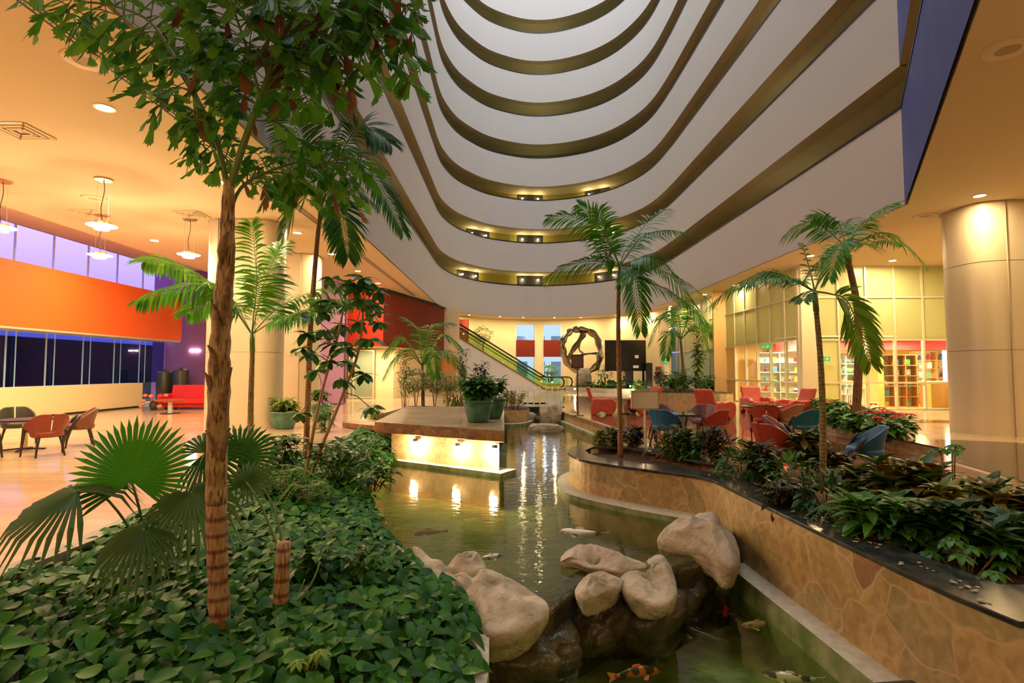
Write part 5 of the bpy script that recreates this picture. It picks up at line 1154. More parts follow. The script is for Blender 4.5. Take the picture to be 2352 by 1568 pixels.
fishfrond([(455, 235), (380, 120), (300, 50), (230, 20)], [0, .3, .5, .6], 10, .26, .13, .04, .1, r0=.010)
fishfrond([(495, 330), (470, 280), (430, 270), (345, 215)], [0, -.1, -.1, -.1], 5, .14, .12, .05, .2, r0=.007)
fishfrond([(540, 390), (500, 345), (460, 330), (440, 325)], [.05, .1, .2, .2], 6, .16, .12, .05, .2, r0=.007)
fishfrond([(640, 110), (720, 30), (800, -10), (930, 15)], [-.1, 0, .1, .1], 15, .34, .15, .15, .1, r0=.012, down=.4)
fishfrond([(590, 240), (500, 180), (430, 100), (400, 40)], [-.1, .1, .3, .4], 12, .30, .15, .05, .1, r0=.010)

# fan leaves ----------------------------------------------------------------------------
def fanleaf(parent, hub, normal, updir, Rr, nseg=34, arc=300, droop=.0, m='fan', stalk=None, fuse=.52, label=None):
    n_ = normal.normalized(); u = (updir - n_ * updir.dot(n_)).normalized(); v = n_.cross(u); mb = MB(); mb.lv = .4 + .3 * rnd.random()
    for k in range(nseg):
        a0 = R(-arc / 2 + arc * k / nseg); a1 = R(-arc / 2 + arc * (k + 1) / nseg); am = (a0 + a1) / 2; rr = Rr * (.72 + .28 * math.cos(am * .55)) * rnd.uniform(.94, 1.04)
        def pt(a, r, lift=0, dr=0): return hub + (u * math.cos(a) + v * math.sin(a)) * r + n_ * lift + Vector((0, 0, -dr))
        f = Rr * fuse * (.8 + .2 * math.cos(am)); d1 = droop * .12 * Rr; vs = [hub, pt(a0, f, 0, d1), pt(am, f * 1.0, .014, d1), pt(a1, f, 0, d1)]
        aw = (a1 - a0) * .36; vs += [pt(am - aw, (f + rr) / 2, 0, droop * Rr * .35), pt(am, (f + rr) / 2, .012, droop * Rr * .33), pt(am + aw, (f + rr) / 2, 0, droop * Rr * .35), pt(am, rr * .94, 0, droop * Rr * .95)]
        mb.add(vs, [(0, 1, 2), (0, 2, 3), (1, 4, 5, 2), (2, 5, 6, 3), (4, 7, 5), (5, 7, 6)], 0)
    if stalk: mb.lv = .5; mb.tube(bez([hub] + stalk, 10), .009, 6, 1)
    o = mb.build('fan_leaf', [G_[m], G_['stemg']], parent, fixn=False)
    if label: o['label'] = label
    return o
fb_ = P(345, 1345, -.2); t = thing('fan_palm', 'young fan palm with one big round bright leaf, left of the peeling trunk', 'palm', fb_[:])
a = MB(); a.tube([(0, 0, -.03), (.005, 0, .1), (0, 0, .24)], [.05, .045, .02], 10); a.build('trunk', MATS['dry_husk'], t, smooth=True)
def lq(x, y, Y): return Q(x, y, Y) - fb_
S0 = Vector((0, 0, .2))
fanleaf(t, lq(302, 1105, 3.9), Vector((.05, -1, .25)), Vector((-.05, .15, 1)), .52, 38, 255, .05, 'fan', [lq(318, 1160, 3.95), S0], .55, 'large bright green round fan leaf')
fanleaf(t, lq(178, 1128, 3.8), Vector((-.15, -.45, 1)), Vector((-.7, .3, -.1)), .56, 30, 310, .55, 'fand', [lq(250, 1150, 3.9), S0], .4)
fanleaf(t, lq(440, 1130, 3.9), Vector((.3, -.6, .8)), Vector((.5, -.5, .1)), .42, 30, 300, .7, 'fand', [lq(400, 1200, 3.95), S0], .4)
fanleaf(t, lq(330, 1215, 3.6), Vector((0, -.6, .9)), Vector((-.4, -.7, -.1)), .36, 30, 300, .75, 'fand', [lq(342, 1260, 3.8), S0], .4)
fanleaf(t, lq(470, 1040, 4.4), Vector((.2, -.7, .6)), Vector((.6, .2, .2)), .40, 30, 300, .35, 'palmd', [lq(420, 1160, 4.2), S0], .4)
gb_ = P(642, 1432, -.22); t = thing('fan_palm', 'cut palm stump with arching stems and small fans, right of the peeling trunk', 'palm', gb_[:])
def gq(x, y, Y): return Q(x, y, Y) - gb_
a = MB(); a.tube([(0, 0, -.03), gq(645, 1380, gb_.y), gq(648, 1310, gb_.y), gq(652, 1245, gb_.y)], [.055, .05, .047, .045], 12); a.build('trunk', BR, t, smooth=True)
fanleaf(t, gq(548, 1052, 4.5), Vector((.2, -.8, .45)), Vector((.5, .2, .8)), .40, 32, 290, .15, 'palmd', [gq(600, 1110, 4.4), gq(640, 1200, 4.2), gq(660, 1340, 4.0), Vector((.02, .02, .05))], .45)
fanleaf(t, gq(566, 1108, 4.2), Vector((.1, -.8, .8)), Vector((.3, .1, .6)), .26, 26, 320, .1, 'fand', [gq(600, 1160, 4.1), gq(650, 1300, 4.0), Vector((-.02, .02, .05))], .3)
for s_ in ((700, 1330), (735, 1290), (690, 1400)):
    a = MB(); a.tube(bez([Vector((.03, 0, 0)), gq(s_[0] - 20, s_[1] + 50, 3.9), gq(*s_, 4.0)], 8), .007, 6); a.build('stem', G_['stemg'], t, smooth=True)

# leafy ground cover: nobody could count its leaves ----------------------------------------
mb = MB(); gr = random.Random(3); cnt = 0
while cnt < 15000:
    y = .9 + (14.9 - .9) * gr.random() ** 1.55; e = bed_edges(y)
    if e[0] is None or e[1] is None: continue
    a_, b_ = e; x = a_ + .06 + (b_ - a_ - (.17 if y < 6.5 else .02)) * gr.random()
    if y > 1.2 and abs(x) / y > 1.02: continue
    if y < 2.2: continue
    t_ = (x - a_) / (b_ - a_); zz = bed_z(x, y) + .05 + .17 * gr.random() ** .8 * (1 - .35 * t_) + .03 * math.sin(x * 5) * math.sin(y * 4)
    an = gr.gauss(-PI / 2 + .6 * (t_ - .4) * 2, 1.15); s_ = gr.uniform(.042, .078) * (1.15 if y < 6 else 1.25); d = Vector((math.cos(an), math.sin(an), gr.uniform(-.35, .25)))
    mb.lv = 0; leaf(mb, Vector((x, y, zz)), d, Vector((gr.uniform(-.35, .35), gr.uniform(-.45, .15), 1)), s_ * 1.75, s_ * 1.15, gr.uniform(.1, .5), 'heart', .22, 0); cnt += 1
gc = mb.build('ground_cover', [G_['pothos']], None, smooth=True, fixn=False); tag(gc, 'dense heart-leaved green ground cover filling the left planting bed', 'ground cover', kind='stuff')

# shrubs -----------------------------------------------------------------------------------
def shrub(name, label, loc, kind, h, r, n, m, seed, L=.16, W=.05, group=None, stems=5, cat='plant', parent=None, m2=None, stemm='stemb', up=.6):
    rr = random.Random(seed); t = parent or thing(name, label, cat, tuple(loc), 0, group); mb = MB(); st = MB()
    if kind == 'tuft':            # leaves in whorls at the ends of several stems
        for k in range(stems):
            an = rr.uniform(0, 2 * PI); rad = r * math.sqrt(rr.random()) * .8; hh = h * rr.uniform(.55, 1); top = Vector((math.cos(an) * rad, math.sin(an) * rad, hh)); b0 = Vector((top.x * .3, top.y * .3, 0)); st.tube([b0, b0.lerp(top, .5) + Vector((0, 0, .02)), top], [.008, .006, .004], 5)
            for j in range(n):
                v = j / n; p = b0.lerp(top, 1 - .6 * v * v); a2 = j * 2.4 + rr.uniform(-.3, .3); el_ = up * (1 - v * 1.2) + rr.uniform(-.35, .45)
                leaf(mb, p, Vector((math.cos(a2), math.sin(a2), el_)), Vector((0, 0, 1)), L * rr.uniform(.7, 1.15) * (.8 + .3 * v), W * rr.uniform(.8, 1.15), rr.uniform(.2, .6), 'lance', .3, 0)
    elif kind == 'bush':          # a rounded mass of small leaves
        for k in range(n):
            d = Vector((rr.gauss(0, 1), rr.gauss(0, 1), rr.gauss(0, 1))).normalized(); q = rr.uniform(.55, 1); p = Vector((d.x * r * q, d.y * r * q, h * .5 + d.z * h * .5 * q))
            leaf(mb, p, (d + Vector((rr.uniform(-.6, .6), rr.uniform(-.6, .6), rr.uniform(-.3, .4)))), Vector((0, 0, 1)) + d * .6, L * rr.uniform(.7, 1.2), W, rr.uniform(.1, .5), 'oval', .25, 0)
        for k in range(stems): an = k * 2 * PI / stems; st.tube([(0, 0, 0), (math.cos(an) * r * .3, math.sin(an) * r * .3, h * .6)], .01, 5)
    elif kind == 'whorl':         # umbrella leaves
        for k in range(stems):
            an = rr.uniform(0, 2 * PI); rad = r * math.sqrt(rr.random()); top = Vector((math.cos(an) * rad, math.sin(an) * rad, h * rr.uniform(.45, 1))); st.tube([(top.x * .2, top.y * .2, 0), top * .7, top], .006, 5)
            for j in range(n): a2 = j * 2 * PI / n + rr.uniform(-.15, .15); leaf(mb, top, Vector((math.cos(a2), math.sin(a2), .15)), Vector((0, 0, 1)), L, W, .55, 'oval', .2, 0)
    elif kind == 'fern':
        for k in range(stems):
            an = 2 * PI * k / stems + rr.uniform(-.3, .3); tip = Vector((math.cos(an) * r, math.sin(an) * r, h * rr.uniform(.2, .6))); c = bez([Vector((0, 0, 0)), Vector((tip.x * .4, tip.y * .4, h)), tip], 12); st.tube(c, .004, 4)
            for j in range(n):
                x = (.15 + .85 * j / n) * (len(c) - 1); i = min(len(c) - 2, int(x)); p = c[i].lerp(c[i + 1], x - i); tt = (c[i + 1] - c[i]).normalized(); sd = tt.cross(Vector((0, 0, 1))).normalized()
                for s_ in (-1, 1): leaf(mb, p, sd * s_ + tt * .3, Vector((0, 0, 1)), L * (1 - .7 * j / n), W, .2, 'small', .1, 0)
    mats_ = [G_[m]] + ([G_[m2]] if m2 else [])
    mb.build('foliage', mats_, t, smooth=True, fixn=False)
    if st.v: st.build('stem', G_[stemm], t, smooth=True)
    return t
def at_planter(px, py, z=.07, Y=None):
    q = Q(px, py, Y) if Y else P(px, py, z); return (q.x, q.y, z)
pl_list = [
    ('croton', 'yellow and pink leaved croton at the rounded tip of the planter', 1378, 1032, 'tuft', .30, .20, 12, 'crotony', .17, .05),
    ('croton', 'dark bronze croton left of the slim trunk at the planter tip', 1408, 1038, 'tuft', .34, .2, 12, 'croton', .18, .05),
    ('croton', 'dark red croton right beside the slim trunk at the planter tip', 1450, 1036, 'tuft', .42, .22, 12, 'crotond', .18, .05),
    ('fern', 'low bright green fern under the white sign board', 1508, 1052, 'fern', .16, .28, 14, 'fern', .06, .022),
    ('croton', 'green and orange croton clump right of the white sign board', 1545, 1062, 'tuft', .48, .3, 14, 'croton', .2, .06),
    ('leafy_shrub', 'glossy green shrub in front of the red tub chair in the planter', 1590, 1066, 'tuft', .46, .3, 14, 'green', .18, .06),
    ('croton', 'dark purple croton at the bend of the planter', 1648, 1075, 'tuft', .52, .3, 14, 'crotond', .2, .055),
    ('leafy_shrub', 'small leaved dark shrub behind the hanging fern', 1700, 1120, 'bush', .45, .28, 130, 'dark', .10, .045),
    ('croton', 'dark croton with red undersides before the half hidden red chair', 1755, 1120, 'tuft', .46, .3, 15, 'crotond', .2, .06),
    ('leafy_shrub', 'mixed green shrub left of the slim trunk near the bright blue chair', 1815, 1140, 'bush', .46, .3, 150, 'green', .10, .04),
    ('croton', 'tall bronze croton standing against the slim trunk by the blue chair', 1862, 1090, 'tuft', .52, .26, 14, 'croton', .24, .08),
    ('bromeliad', 'dark red rosette plant right of the slim trunk by the blue chair', 1915, 1105, 'tuft', .30, .2, 16, 'crotond', .24, .05),
    ('croton', 'low red tinged croton close to the granite coping in mid planter', 1800, 1185, 'tuft', .28, .26, 13, 'crotond', .16, .05),
    ('leafy_shrub', 'dense dark green shrub in the middle of the planter', 1900, 1200, 'bush', .42, .3, 150, 'dark', .12, .05),
    ('croton', 'broad leaved green croton below the bright blue chair leg', 1990, 1150, 'tuft', .28, .34, 14, 'croton', .24, .09),
    ('fern', 'green fern by the coping below the dense dark shrub', 1930, 1225, 'fern', .2, .28, 14, 'fern', .07, .025),
    ('croton', 'large broad leaved croton with green and bronze leaves, right part of the planter', 2090, 1180, 'tuft', .46, .36, 15, 'croton', .26, .10),
    ('leafy_shrub', 'glossy green shrub below the broad leaved croton', 2010, 1260, 'tuft', .36, .3, 15, 'green', .18, .06),
    ('umbrella_plant', 'thin stemmed umbrella plant rising above the right part of the planter', 2190, 1200, 'whorl', .72, .24, 7, 'green', .11, .045),
    ('croton', 'yellow veined croton at the far right of the planter', 2230, 1230, 'tuft', .38, .32, 15, 'crotony', .2, .06),
    ('croton', 'dark olive croton cut by the right edge of the photo', 2310, 1235, 'tuft', .40, .32, 15, 'croton', .22, .07),
    ('umbrella_plant', 'low umbrella plant beside the soil corner, nearest in the planter', 2225, 1325, 'whorl', .24, .24, 8, 'green', .10, .04),
    ('leafy_shrub', 'dark glossy shrub behind the nearest umbrella plant', 2130, 1270, 'tuft', .38, .3, 15, 'dark', .2, .07),
    ('leafy_shrub', 'dark shrub at the lower right corner of the planter', 2320, 1310, 'tuft', .30, .28, 15, 'dark', .18, .06)]
for i, (nm, lb, px, py, kd, h, r, n, m_, L, W) in enumerate(pl_list):
    big = 1.25 if px > 1980 and kd == 'tuft' else 1.05
    shrub(nm, lb, at_planter(px, py), kd, h * 1.08, r, n, m_, 100 + i, L * big, W * big * 1.1, stems=(15 if kd == 'tuft' else 10), up=1.1)
# hanging fern at the bend
f0 = at_planter(1720, 1090); t = thing('fern', 'fern hanging its long fronds over the granite coping towards the pond', 'plant', f0)
for mid, tip in (((1665, 1050), (1632, 1135)), ((1690, 1070), (1650, 1150)), ((1700, 1040), (1640, 1060)), ((1745, 1050), (1790, 1080)), ((1720, 1045), (1700, 1010))):
    Yf = f0[1] - .25; frond(t, [Vector((0, 0, 0)), Q(*mid, Yf) - Vector(f0), Q(*tip, Yf - .35) - Vector(f0)], nl=26, L=.12, W=.035, droop=.15, m='fern', start=.1, r=.005, vee=.05, sweep=.2, roll=.6)

# left bed shrubs
sb = P(702, 1112, -.18); t = thing('umbrella_tree', 'umbrella tree with two thin bare stems and whorls of oval leaves', 'plant', sb[:])
def sq(x, y, Y=None): return Q(x, y, Y or sb.y) - sb
for st_ in ([(698, 1108), (716, 1010), (742, 890), (775, 775), (790, 700)], [(706, 1108), (745, 1010), (790, 900), (825, 800), (835, 700)]):
    a = MB(); a.tube(bez([sq(*p) if i else Vector((sq(*p).x, 0, 0)) for i, p in enumerate(st_)], 16), [.03 * (1 - .03 * k) for k in range(17)][:len(bez([sq(*p) for p in st_], 16))], 8); a.build('stem', mat('pale_stem', (.36, .22, .11), .7), t, smooth=True)
mb = MB(); st = MB(); wr = random.Random(5)
for (x, y, s_) in [(740, 720, 1), (800, 652, 1), (836, 640, 1.1), (858, 700, 1), (770, 790, 1.1), (702, 765, 1), (716, 812, 1), (845, 780, 1.1), (800, 835, 1), (784, 872, .9), (770, 700, 1.1), (690, 720, .8), (820, 740, 1), (742, 760, 1), (850, 935, .9), (690, 950, .9), (870, 740, .9), (760, 640, .9), (780, 745, 1), (835, 860, .9), (720, 690, 1), (755, 690, 1), (800, 700, 1), (830, 690, 1), (850, 650, .9), (870, 670, .9), (725, 850, .9), (795, 800, 1), (815, 660, 1), (750, 830, .9), (690, 800, .8), (865, 720, .9)]:
    c = sq(x, y, sb.y + wr.uniform(-.5, .4)); root = min((sq(*p) for p in [(790, 700), (775, 775), (825, 800), (835, 700), (742, 890), (790, 900)]), key=lambda q: (q - c).length); st.tube([root, root.lerp(c, .5) + Vector((0, 0, .05)), c], .007, 5)
    for j in range(8): a2 = j * 2 * PI / 8 + wr.uniform(-.2, .2); leaf(mb, c, Vector((math.cos(a2), math.sin(a2) * .9, wr.uniform(-.5, .7))), Vector((0, 0, 1)) + Vector((wr.uniform(-.5, .5), wr.uniform(-.6, .3), 0)), .27 * s_ * wr.uniform(.7, 1.1), .12 * s_, .45, 'oval', .15, 0)
mb.build('foliage', [G_['schef']], t, smooth=True, fixn=False); st.build('petioles', G_['stemg'], t)
for i, (nm, lb, px, py, kd, h, r, n, m_, L, W, ns) in enumerate([
    ('leafy_shrub', 'lobed dark green shrub at the foot of the umbrella tree, left', 660, 1100, 'tuft', .75, .42, 14, 'schef', .24, .07, 12),
    ('leafy_shrub', 'lobed dark green shrub at the foot of the umbrella tree, right', 770, 1110, 'tuft', .62, .45, 14, 'schef', .24, .08, 12),
    ('leafy_shrub', 'bushy green shrub between umbrella tree and stone block', 830, 1075, 'bush', .5, .5, 220, 'schef', .14, .06, 6),
    ('leafy_shrub', 'feathery green shrub by the bed curb behind the peeling trunk', 640, 1150, 'fern', .42, .5, 18, 'palm', .16, .03, 14),
    ('leafy_shrub', 'blue green leafy branch overhanging the pond edge left of the block', 850, 1130, 'tuft', .42, .42, 14, 'schef', .17, .06, 10),
    ('leafy_shrub', 'tall light green shrub left of the stone block', 745, 1010, 'tuft', .85, .3, 14, 'green', .24, .06, 9),
    ('leafy_shrub', 'fresh green reed-like plant behind the low stone bench', 862, 975, 'tuft', .55, .3, 16, 'lime', .30, .05, 8),
    ('leafy_shrub', 'dark leafy seedling cluster in front of the cut stump', 760, 1330, 'tuft', .30, .42, 12, 'schef', .17, .07, 12),
    ('leafy_shrub', 'small grassy fan seedling left of the umbrella tree foot', 705, 1165, 'fern', .30, .35, 18, 'green', .14, .025, 10)]):
    b = P(px, py, -.18); shrub(nm, lb, b[:], kd, h, r, n, m_, 300 + i, L, W, stems=ns)
t = thing('umbrella_plant', 'small yellow green umbrella seedling at the bottom centre of the bed', 'plant', P(715, 1555, -.15)[:]); shrub('x', '', (0, 0, 0), 'whorl', .16, .08, 7, 'lime', 9, .07, .03, stems=4, parent=t)

# pots ---------------------------------------------------------------------------------------
def pot(label, loc, rim, h, fol):
    t = thing('potted_plant', label, 'potted plant', loc); a = MB(); r = rim / 2
    a.lathe([(0, 0), (r * .60, 0), (r * .68, h * .06), (r * .88, h * .5), (r * .96, h * .8), (r * .97, h * .88), (r * 1.02, h * .9), (r * 1.04, h), (r * .93, h), (r * .9, h * .9), (0, h * .88)], 32)
    a.build('pot', mat('glazed_teal_ceramic', (.035, .13, .085), .22, noise=(6, (.07, .22, .15), 4), coat=.3), t, smooth=True)
    a = MB(); a.lathe([(0, h * .9), (r * .9, h * .9), (r * .9, h * .89)], 20); a.build('soil', M['soil'], t); f = bpy.data.objects.new('plant', None); COL.objects.link(f); f.parent = t; f.location = (0, 0, h * .88)
    kd, hh, rr, n, m_, L, W, ns = fol; shrub('x', '', (0, 0, 0), kd, hh, rr, n, m_, int(loc[0] * 100) % 999, L, W, stems=ns, parent=f); return t
pot('glazed teal pot with bushy green plant standing on the front of the stone block', P(1098, 969, .46)[:], .61, .44, ('tuft', .46, .40, 16, 'green', .23, .11, 26))
pot('glazed teal pot with dark green plant standing behind the front pot on the block', (-.44, 11.75, .46), .61, .44, ('tuft', .5, .36, 15, 'green', .2, .09, 18))
pot('teal pot with yellow green broad leaves at the foot of the front thick column', P(652, 984)[:], .72, .44, ('tuft', .36, .4, 15, 'lime', .26, .08, 12))
pot('teal pot with dark bushy plant at the foot of the rear column', P(737, 963)[:], .66, .45, ('tuft', .5, .38, 14, 'green', .22, .08, 12))
# bed behind the block and its plants
m = MB(); m.prism([(-4.0, 16.2), (-.6, 16.3), (-.5, 19.6), (-3.8, 20.4)], 0, .16, top_m=1); struct(m.build('wall_planter', [M['wet'], M['soil']]))
for i, (nm, lb, px, py, Y, kd, h, r, n, m_, L, W, ns) in enumerate([
    ('topiary_bush', 'pale variegated round bush behind the block, left of three', 955, 905, 17.0, 'bush', .7, .5, 800, 'pale', .09, .04, 6),
    ('topiary_bush', 'pale variegated round bush behind the block, middle of three', 998, 905, 17.3, 'bush', .66, .5, 760, 'pale', .09, .04, 6),
    ('topiary_bush', 'pale variegated round bush behind the block, right of three', 1030, 912, 17.8, 'bush', .52, .42, 520, 'pale', .09, .04, 6),
    ('leafy_shrub', 'lime yellow bush between the pale bushes and the teal pot', 1048, 935, 18.6, 'bush', .95, .55, 480, 'lime', .13, .06, 5),
    ('slender_bamboo', 'slender bamboo-like plant with thin upright stems left behind the block', 930, 943, 16.8, 'tuft', 2.15, .32, 26, 'green', .22, .035, 9),
    ('croton', 'near black leaved croton rising behind the teal pots', 1102, 925, 14.0, 'tuft', 1.55, .30, 24, 'purp', .20, .08, 12),
    ('croton', 'bronze green croton rising left of the near black one', 1062, 935, 16.0, 'tuft', 2.0, .25, 20, 'croton', .22, .06, 8),
    ('croton', 'red and yellow mottled croton in the small planter before the footbridge', 1182, 950, 19.2, 'tuft', .62, .45, 14, 'crotony', .22, .07, 12),
    ('croton', 'dark bronze croton at the left of the small planter before the footbridge', 1165, 948, 20.0, 'tuft', .62, .4, 14, 'crotond', .22, .07, 10)]):
    q = Q(px, py, Y); z0 = .12 if px > 1150 else .15; zb = z0
    t = thing(nm, lb, 'plant', (q.x, Y, zb)); 
    if nm == 'topiary_bush': f = bpy.data.objects.new('crown', None); COL.objects.link(f); f.parent = t; f.location = (0, 0, .66); shrub('x', '', (0, 0, 0), kd, h, r, n, m_, 500 + i, L, W, stems=ns, parent=f); a = MB(); [a.tube([(0, 0, 0), (.1 * math.cos(k * 2), .1 * math.sin(k * 2), .8)], .012, 5) for k in range(4)]; a.build('trunk', G_['stemb'], t)
    else: shrub('x', '', (0, 0, 0), kd, h, r, n, m_, 500 + i, L, W, stems=ns, parent=t)
# poinsettias
pr_ = random.Random(11); pins = [(1905, 965), (1935, 960), (1960, 968), (1915, 985), (1950, 990), (1985, 975), (2010, 985), (2000, 1005), (2040, 995), (2060, 1010), (2030, 1020), (1975, 1005), (1890, 950), (1925, 950)]
names = ['far left corner', 'left, behind', 'just left of the trunk', 'left front edge', 'front edge below the trunk', 'right of the trunk', 'centre', 'centre front', 'centre right', 'near the right corner', 'front right edge', 'front, third from the left corner', 'farthest left', 'farthest back']
for i, (px, py) in enumerate(pins):
    b = P(px, py, .18); t = thing('poinsettia', 'red flowered poinsettia in the low granite planter, ' + names[i], 'plant', b[:], 0, 'poinsettias'); shrub('x', '', (0, 0, 0), 'tuft', .42, .36, 14, 'green', 700 + i, .24, .12, stems=9, parent=t)
    a = MB()
    for k in range((1, 0, 1, 0, 0, 2, 3, 2, 4, 3, 2, 0, 1, 0)[i]):
        c = Vector((pr_.uniform(-.22, .22), pr_.uniform(-.28, .1), pr_.uniform(.42, .52)))
        for j in range(10): an = j * .63 + pr_.uniform(-.1, .1); leaf(a, c, Vector((math.cos(an), math.sin(an), .12)), Vector((0, 0, 1)), .15 * pr_.uniform(.7, 1.1), .06, .35, 'lance', .2, 0)
    if a.v: a.build('flower', [G_['red']], t, smooth=True, fixn=False)
# far planter and garden strip plants
fr = random.Random(21)
for i, (px, py, Y, h, r, m_, lb) in enumerate([(1530, 905, 27, 1.0, .7, 'dark', 'dark shrub at the left end of the far round planter'), (1550, 905, 26.2, .8, .7, 'green', 'green shrub left of the far small palm'), (1590, 905, 26.2, .9, .8, 'dark', 'dark feathery shrub right of the far small palm'),
        (1620, 905, 27, .8, .8, 'green', 'green shrub right in the far round planter'), (1645, 908, 27.5, .5, .6, 'dark', 'low shrub at the right end of the far round planter'), (1565, 905, 29, 1.2, .6, 'fern', 'taller fern behind the far small palm')]):
    q = Q(px, py, Y); shrub('leafy_shrub', lb, (q.x, Y, .4), 'tuft', h, r, 12, m_, 800 + i, .35, .09, stems=14)
q = Q(1600, 890, 27.8); t = thing('climbing_plant', 'tall yellow green leafy plant hanging beside the far small palm', 'plant', (q.x, 27.8, .4)); shrub('x', '', (0, 0, 0), 'tuft', 3.1, .35, 34, 'lime', 77, .5, .10, stems=6, parent=t)
for i, (px, Y, h, r, m_, kd, lb) in enumerate([(1345, 38.5, .35, .5, 'green', 'bush', 'low green hedge plant beneath the ring sculpture'), (1370, 37.6, .35, .6, 'green', 'bush', 'low green plant right of the ring sculpture'), (1400, 36.5, .4, .6, 'green', 'bush', 'low green plant under the left edge of the black screen'), (1425, 35.6, .35, .6, 'green', 'bush', 'low green plant under the middle of the black screen'),
        (1465, 34.9, .4, .6, 'green', 'bush', 'low green plant under the right edge of the black screen'), (1390, 37.0, 1.9, .75, 'schef', 'tuft', 'leafy branching shrub between ring sculpture and black screen'), (1440, 36.4, 1.6, .6, 'dark', 'tuft', 'dark leafy shrub behind the slim palm trunk below the screen'), (1508, 34.9, 1.3, .35, 'crotond', 'tuft', 'thin dark red plant by the loudspeaker')]):
    x = (px - 1176) / FPX * Y; shrub('garden_plant', lb, (x, Y, .3), kd, h, r, 160 if kd == 'bush' else 12, m_, 850 + i, .26 if kd == 'bush' else .32, .12, stems=8 if kd != 'bush' else 3)
q = Q(1110, 755, 39.9); t = thing('round_tree', 'round cut tree behind the top of the escalator', 'tree', (q.x, 39.9, 0)); a = MB(); a.tube([(0, 0, 0), (0, 0, 3.6)], .05, 8); a.build('trunk', G_['stemb'], t)
f = bpy.data.objects.new('crown', None); COL.objects.link(f); f.parent = t; f.location = (0, 0, 3.5); shrub('x', '', (0, 0, 0), 'bush', 1.2, .7, 420, 'pale', 66, .17, .09, stems=6, parent=f)
q = Q(1264, 845, 47); t = thing('round_tree', 'flat topped yellow green tree outside the right far window', 'tree', (q.x, 47, -.1)); a = MB(); [a.tube([(0, 0, 0), (math.cos(k * 1.3) * .4, math.sin(k * 1.3) * .3, 1.5)], .04, 6) for k in range(5)]; a.build('trunk', G_['stemb'], t)
f = bpy.data.objects.new('crown', None); COL.objects.link(f); f.parent = t; f.location = (0, 0, 1.2); shrub('x', '', (0, 0, 0), 'bush', .75, .85, 400, 'lime', 67, .16, .09, stems=5, parent=f)

# dry leaf bits scattered on the granite coping
db = MB(); dr = random.Random(8)
for k in range(60):
    y = dr.uniform(3.1, 6.0); x = 2.62 + dr.uniform(-.02, .14) + (.05 if y < 3.6 else 0); an = dr.uniform(0, 6.28); s_ = dr.uniform(.012, .03); leaf(db, Vector((x, y, .192)), Vector((math.cos(an), math.sin(an), .1)), Vector((0, 0, 1)), s_ * 1.6, s_, .1, 'oval', .3, 0)
tag(db.build('leaf_litter', mat('dry_leaf_bits', (.42, .36, .20), .7), None, fixn=False), 'small dry leaf bits scattered on the dark granite coping', 'leaf litter', kind='stuff')
# ================================================================== FISH, PUMP, WATER DETAILS
def koi(label, px, py, z, hd, L, base_c, spot_c, thr, seed, curve=.12):
    """koi seen from above: tapering body, tail and fins; hd is the heading"""
    p = P(px, py, z); t = thing('koi', label, 'fish', p[:], hd)
    if True:
        nm = 'koi_skin_%d' % seed; m_ = mat(nm, base_c, .3, noise=(5.5 / max(L, .2), spot_c, 1)); rp = m_.node_tree.nodes[m_['ramp']]; rp.color_ramp.elements[0].position = thr; rp.color_ramp.elements[1].position = thr + .04
        for n in m_.node_tree.nodes:
            if n.type == 'TEX_NOISE': n.noise_dimensions = '4D'; n.inputs['W'].default_value = seed * 1.7
    prof = [(0, .015), (.05, .045), (.14, .075), (.28, .092), (.45, .088), (.62, .065), (.78, .038), (.88, .024)]; n = 12; vs = []
    for u, r in prof:
        cx = L * (.5 - u); cyy = curve * L * (math.sin(u * 3.6) - .5) * .6
        vs += [(cx, cyy + math.cos(2 * PI * k / n) * r * L, math.sin(2 * PI * k / n) * r * L * 1.05) for k in range(n)]
    fs = [(i * n + k, i * n + (k + 1) % n, (i + 1) * n + (k + 1) % n, (i + 1) * n + k) for i in range(len(prof) - 1) for k in range(n)] + [tuple(range(n))]
    a = MB(); a.add(vs, fs); a.build('body', m_, t, smooth=True)
    def cyf(u): return curve * L * (math.sin(u * 3.6) - .5) * .6
    fm = mat(nm + '_fin', tuple(min(1, c * .9 + .05) for c in base_c), .4)
    a = MB(); x0 = L * (.5 - .86); y0 = cyf(.86); a.add([(x0, y0 - .01, -.01), (x0, y0 + .012, .015), (x0 - .16 * L, cyf(1) + .07 * L, .03), (x0 - .12 * L, cyf(1), 0), (x0 - .17 * L, cyf(1) - .06 * L, -.02)], [(0, 1, 2, 3), (0, 3, 4)]); a.build('tail_fin', fm, t, fixn=False, solid=.004)
    for s_ in (-1, 1):
        x1 = L * (.5 - .26); y1 = cyf(.26) + s_ * .08 * L; a = MB(); a.add([(x1 + .03 * L, y1, -.01), (x1 - .03 * L, y1, -.01), (x1 - .13 * L, y1 + s_ * .10 * L, -.02), (x1 - .05 * L, y1 + s_ * .13 * L, -.02)], [(0, 1, 2, 3)]); a.build('side_fin', fm, t, fixn=False, solid=.004)
        a = MB(); a.lathe([(0, -.006), (.008, 0), (0, .006)], 8, (L * .45, cyf(.06) + s_ * .035 * L, .02 * L)); a.build('eye', M['black'], t)
    a = MB(); x1 = L * (.5 - .34); a.add([(x1, cyf(.34), .08 * L), (x1 - .22 * L, cyf(.56), .055 * L), (x1 - .16 * L, cyf(.5), .12 * L), (x1 - .04 * L, cyf(.38), .13 * L)], [(0, 1, 2, 3)]); a.build('dorsal_fin', fm, t, fixn=False, solid=.004)
    return t
WH, BKc = (.80, .76, .66), (.03, .026, .022)
koi('white koi with black blotches swimming above the flat rock, left headed', 1340, 1224, -.385, R(168), .56, WH, BKc, .49, 1)
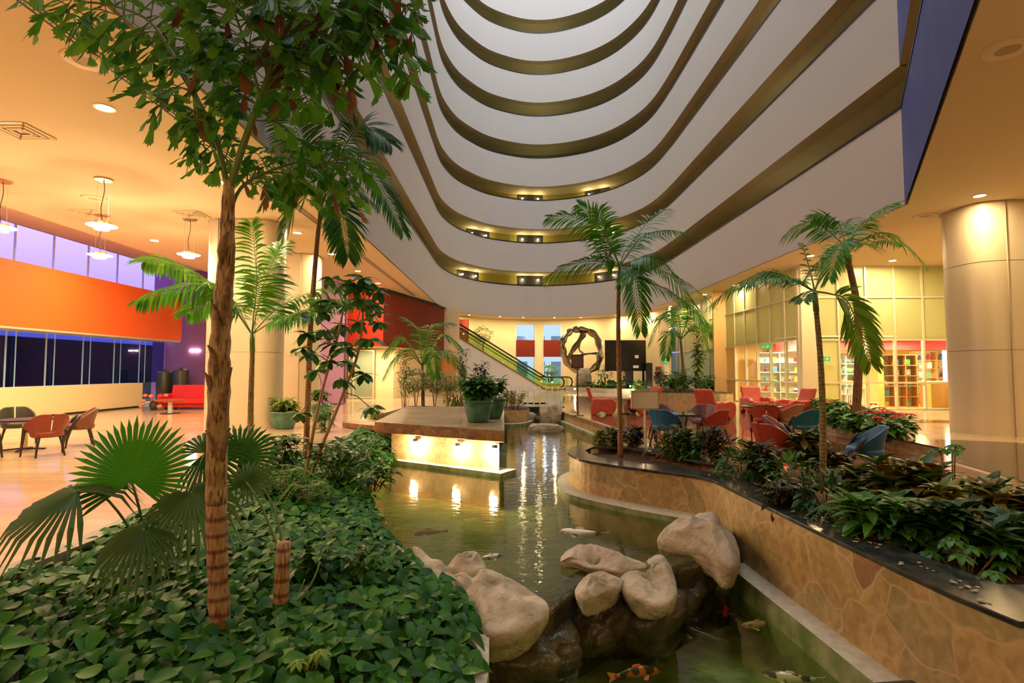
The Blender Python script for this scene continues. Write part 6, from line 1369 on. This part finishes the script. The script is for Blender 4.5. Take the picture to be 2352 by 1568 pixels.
koi('orange and black koi deep in the pond near the leafy bank', 988, 1222, -.42, R(200), .40, (.50, .16, .04), (.10, .06, .03), .5, 2, -.2)
koi('small white koi with black dots half hidden behind the little round rock', 1122, 1280, -.375, R(25), .30, WH, BKc, .5, 3)
koi('plain red koi in the lower pond', 1665, 1397, -.785, R(250), .34, (.62, .02, .015), (.72, .03, .02), .5, 4, .08)
koi('white koi with red head and grey marks near the right ledge', 1742, 1432, -.785, R(195), .34, (.72, .45, .35), (.22, .14, .12), .5, 5)
koi('dark slender koi barely visible in the lower pond', 1612, 1458, -.80, R(140), .44, (.035, .03, .015), (.05, .05, .02), .5, 6, .03)
koi('white koi with black saddle marks at the lower left of the lower pond', 1262, 1538, -.785, R(60), .33, (.62, .50, .40), (.08, .05, .04), .46, 7)
koi('bright orange koi with black stripes at the bottom centre', 1456, 1545, -.785, R(12), .42, (.72, .17, .02), (.05, .025, .015), .48, 8)
koi('large white koi with black spots cut by the bottom edge of the photo', 1822, 1556, -.785, R(168), .42, WH, BKc, .5, 9)
# clay jar with small pump under the cascade
jp = P(1332, 1440, -.75); t = thing('clay_jar', 'small clay jar filled with stones standing in the lower pond under the cascade', 'jar', (jp.x, jp.y, -.86))
a = MB(); a.lathe([(0, 0), (.04, 0), (.06, .10), (.068, .13), (.072, .135), (.072, .15), (.06, .15), (.055, .13), (0, .12)], 24); a.build('body', mat('terracotta', (.42, .26, .10), .5, noise=(6, (.30, .2, .07), 3)), t, smooth=True)
for k in range(6): a = MB(); an = k * 1.05; a.lathe([(0, -.02), (.02, -.008), (.022, .006), (0, .02)], 10, (.03 * math.cos(an), .03 * math.sin(an), .155)); a.build('pebble', mat('grey_pebble', (.12, .10, .08), .3), t, smooth=True)
# a fallen yellow leaf on the bed's curb, splash on the water
lf = P(1052, 1552, -.28); a = MB(); leaf(a, Vector((0, 0, 0)), Vector((1, .6, .05)), Vector((0, 0, 1)), .13, .09, .1, 'heart', .2, 0); o = a.build('fallen_leaf', mat('yellow_leaf', (.60, .36, .04), .5), None, fixn=False, solid=.002); o.location = lf; tag(o, 'yellow fallen leaf on the curb at the bottom edge of the bed', 'leaf')
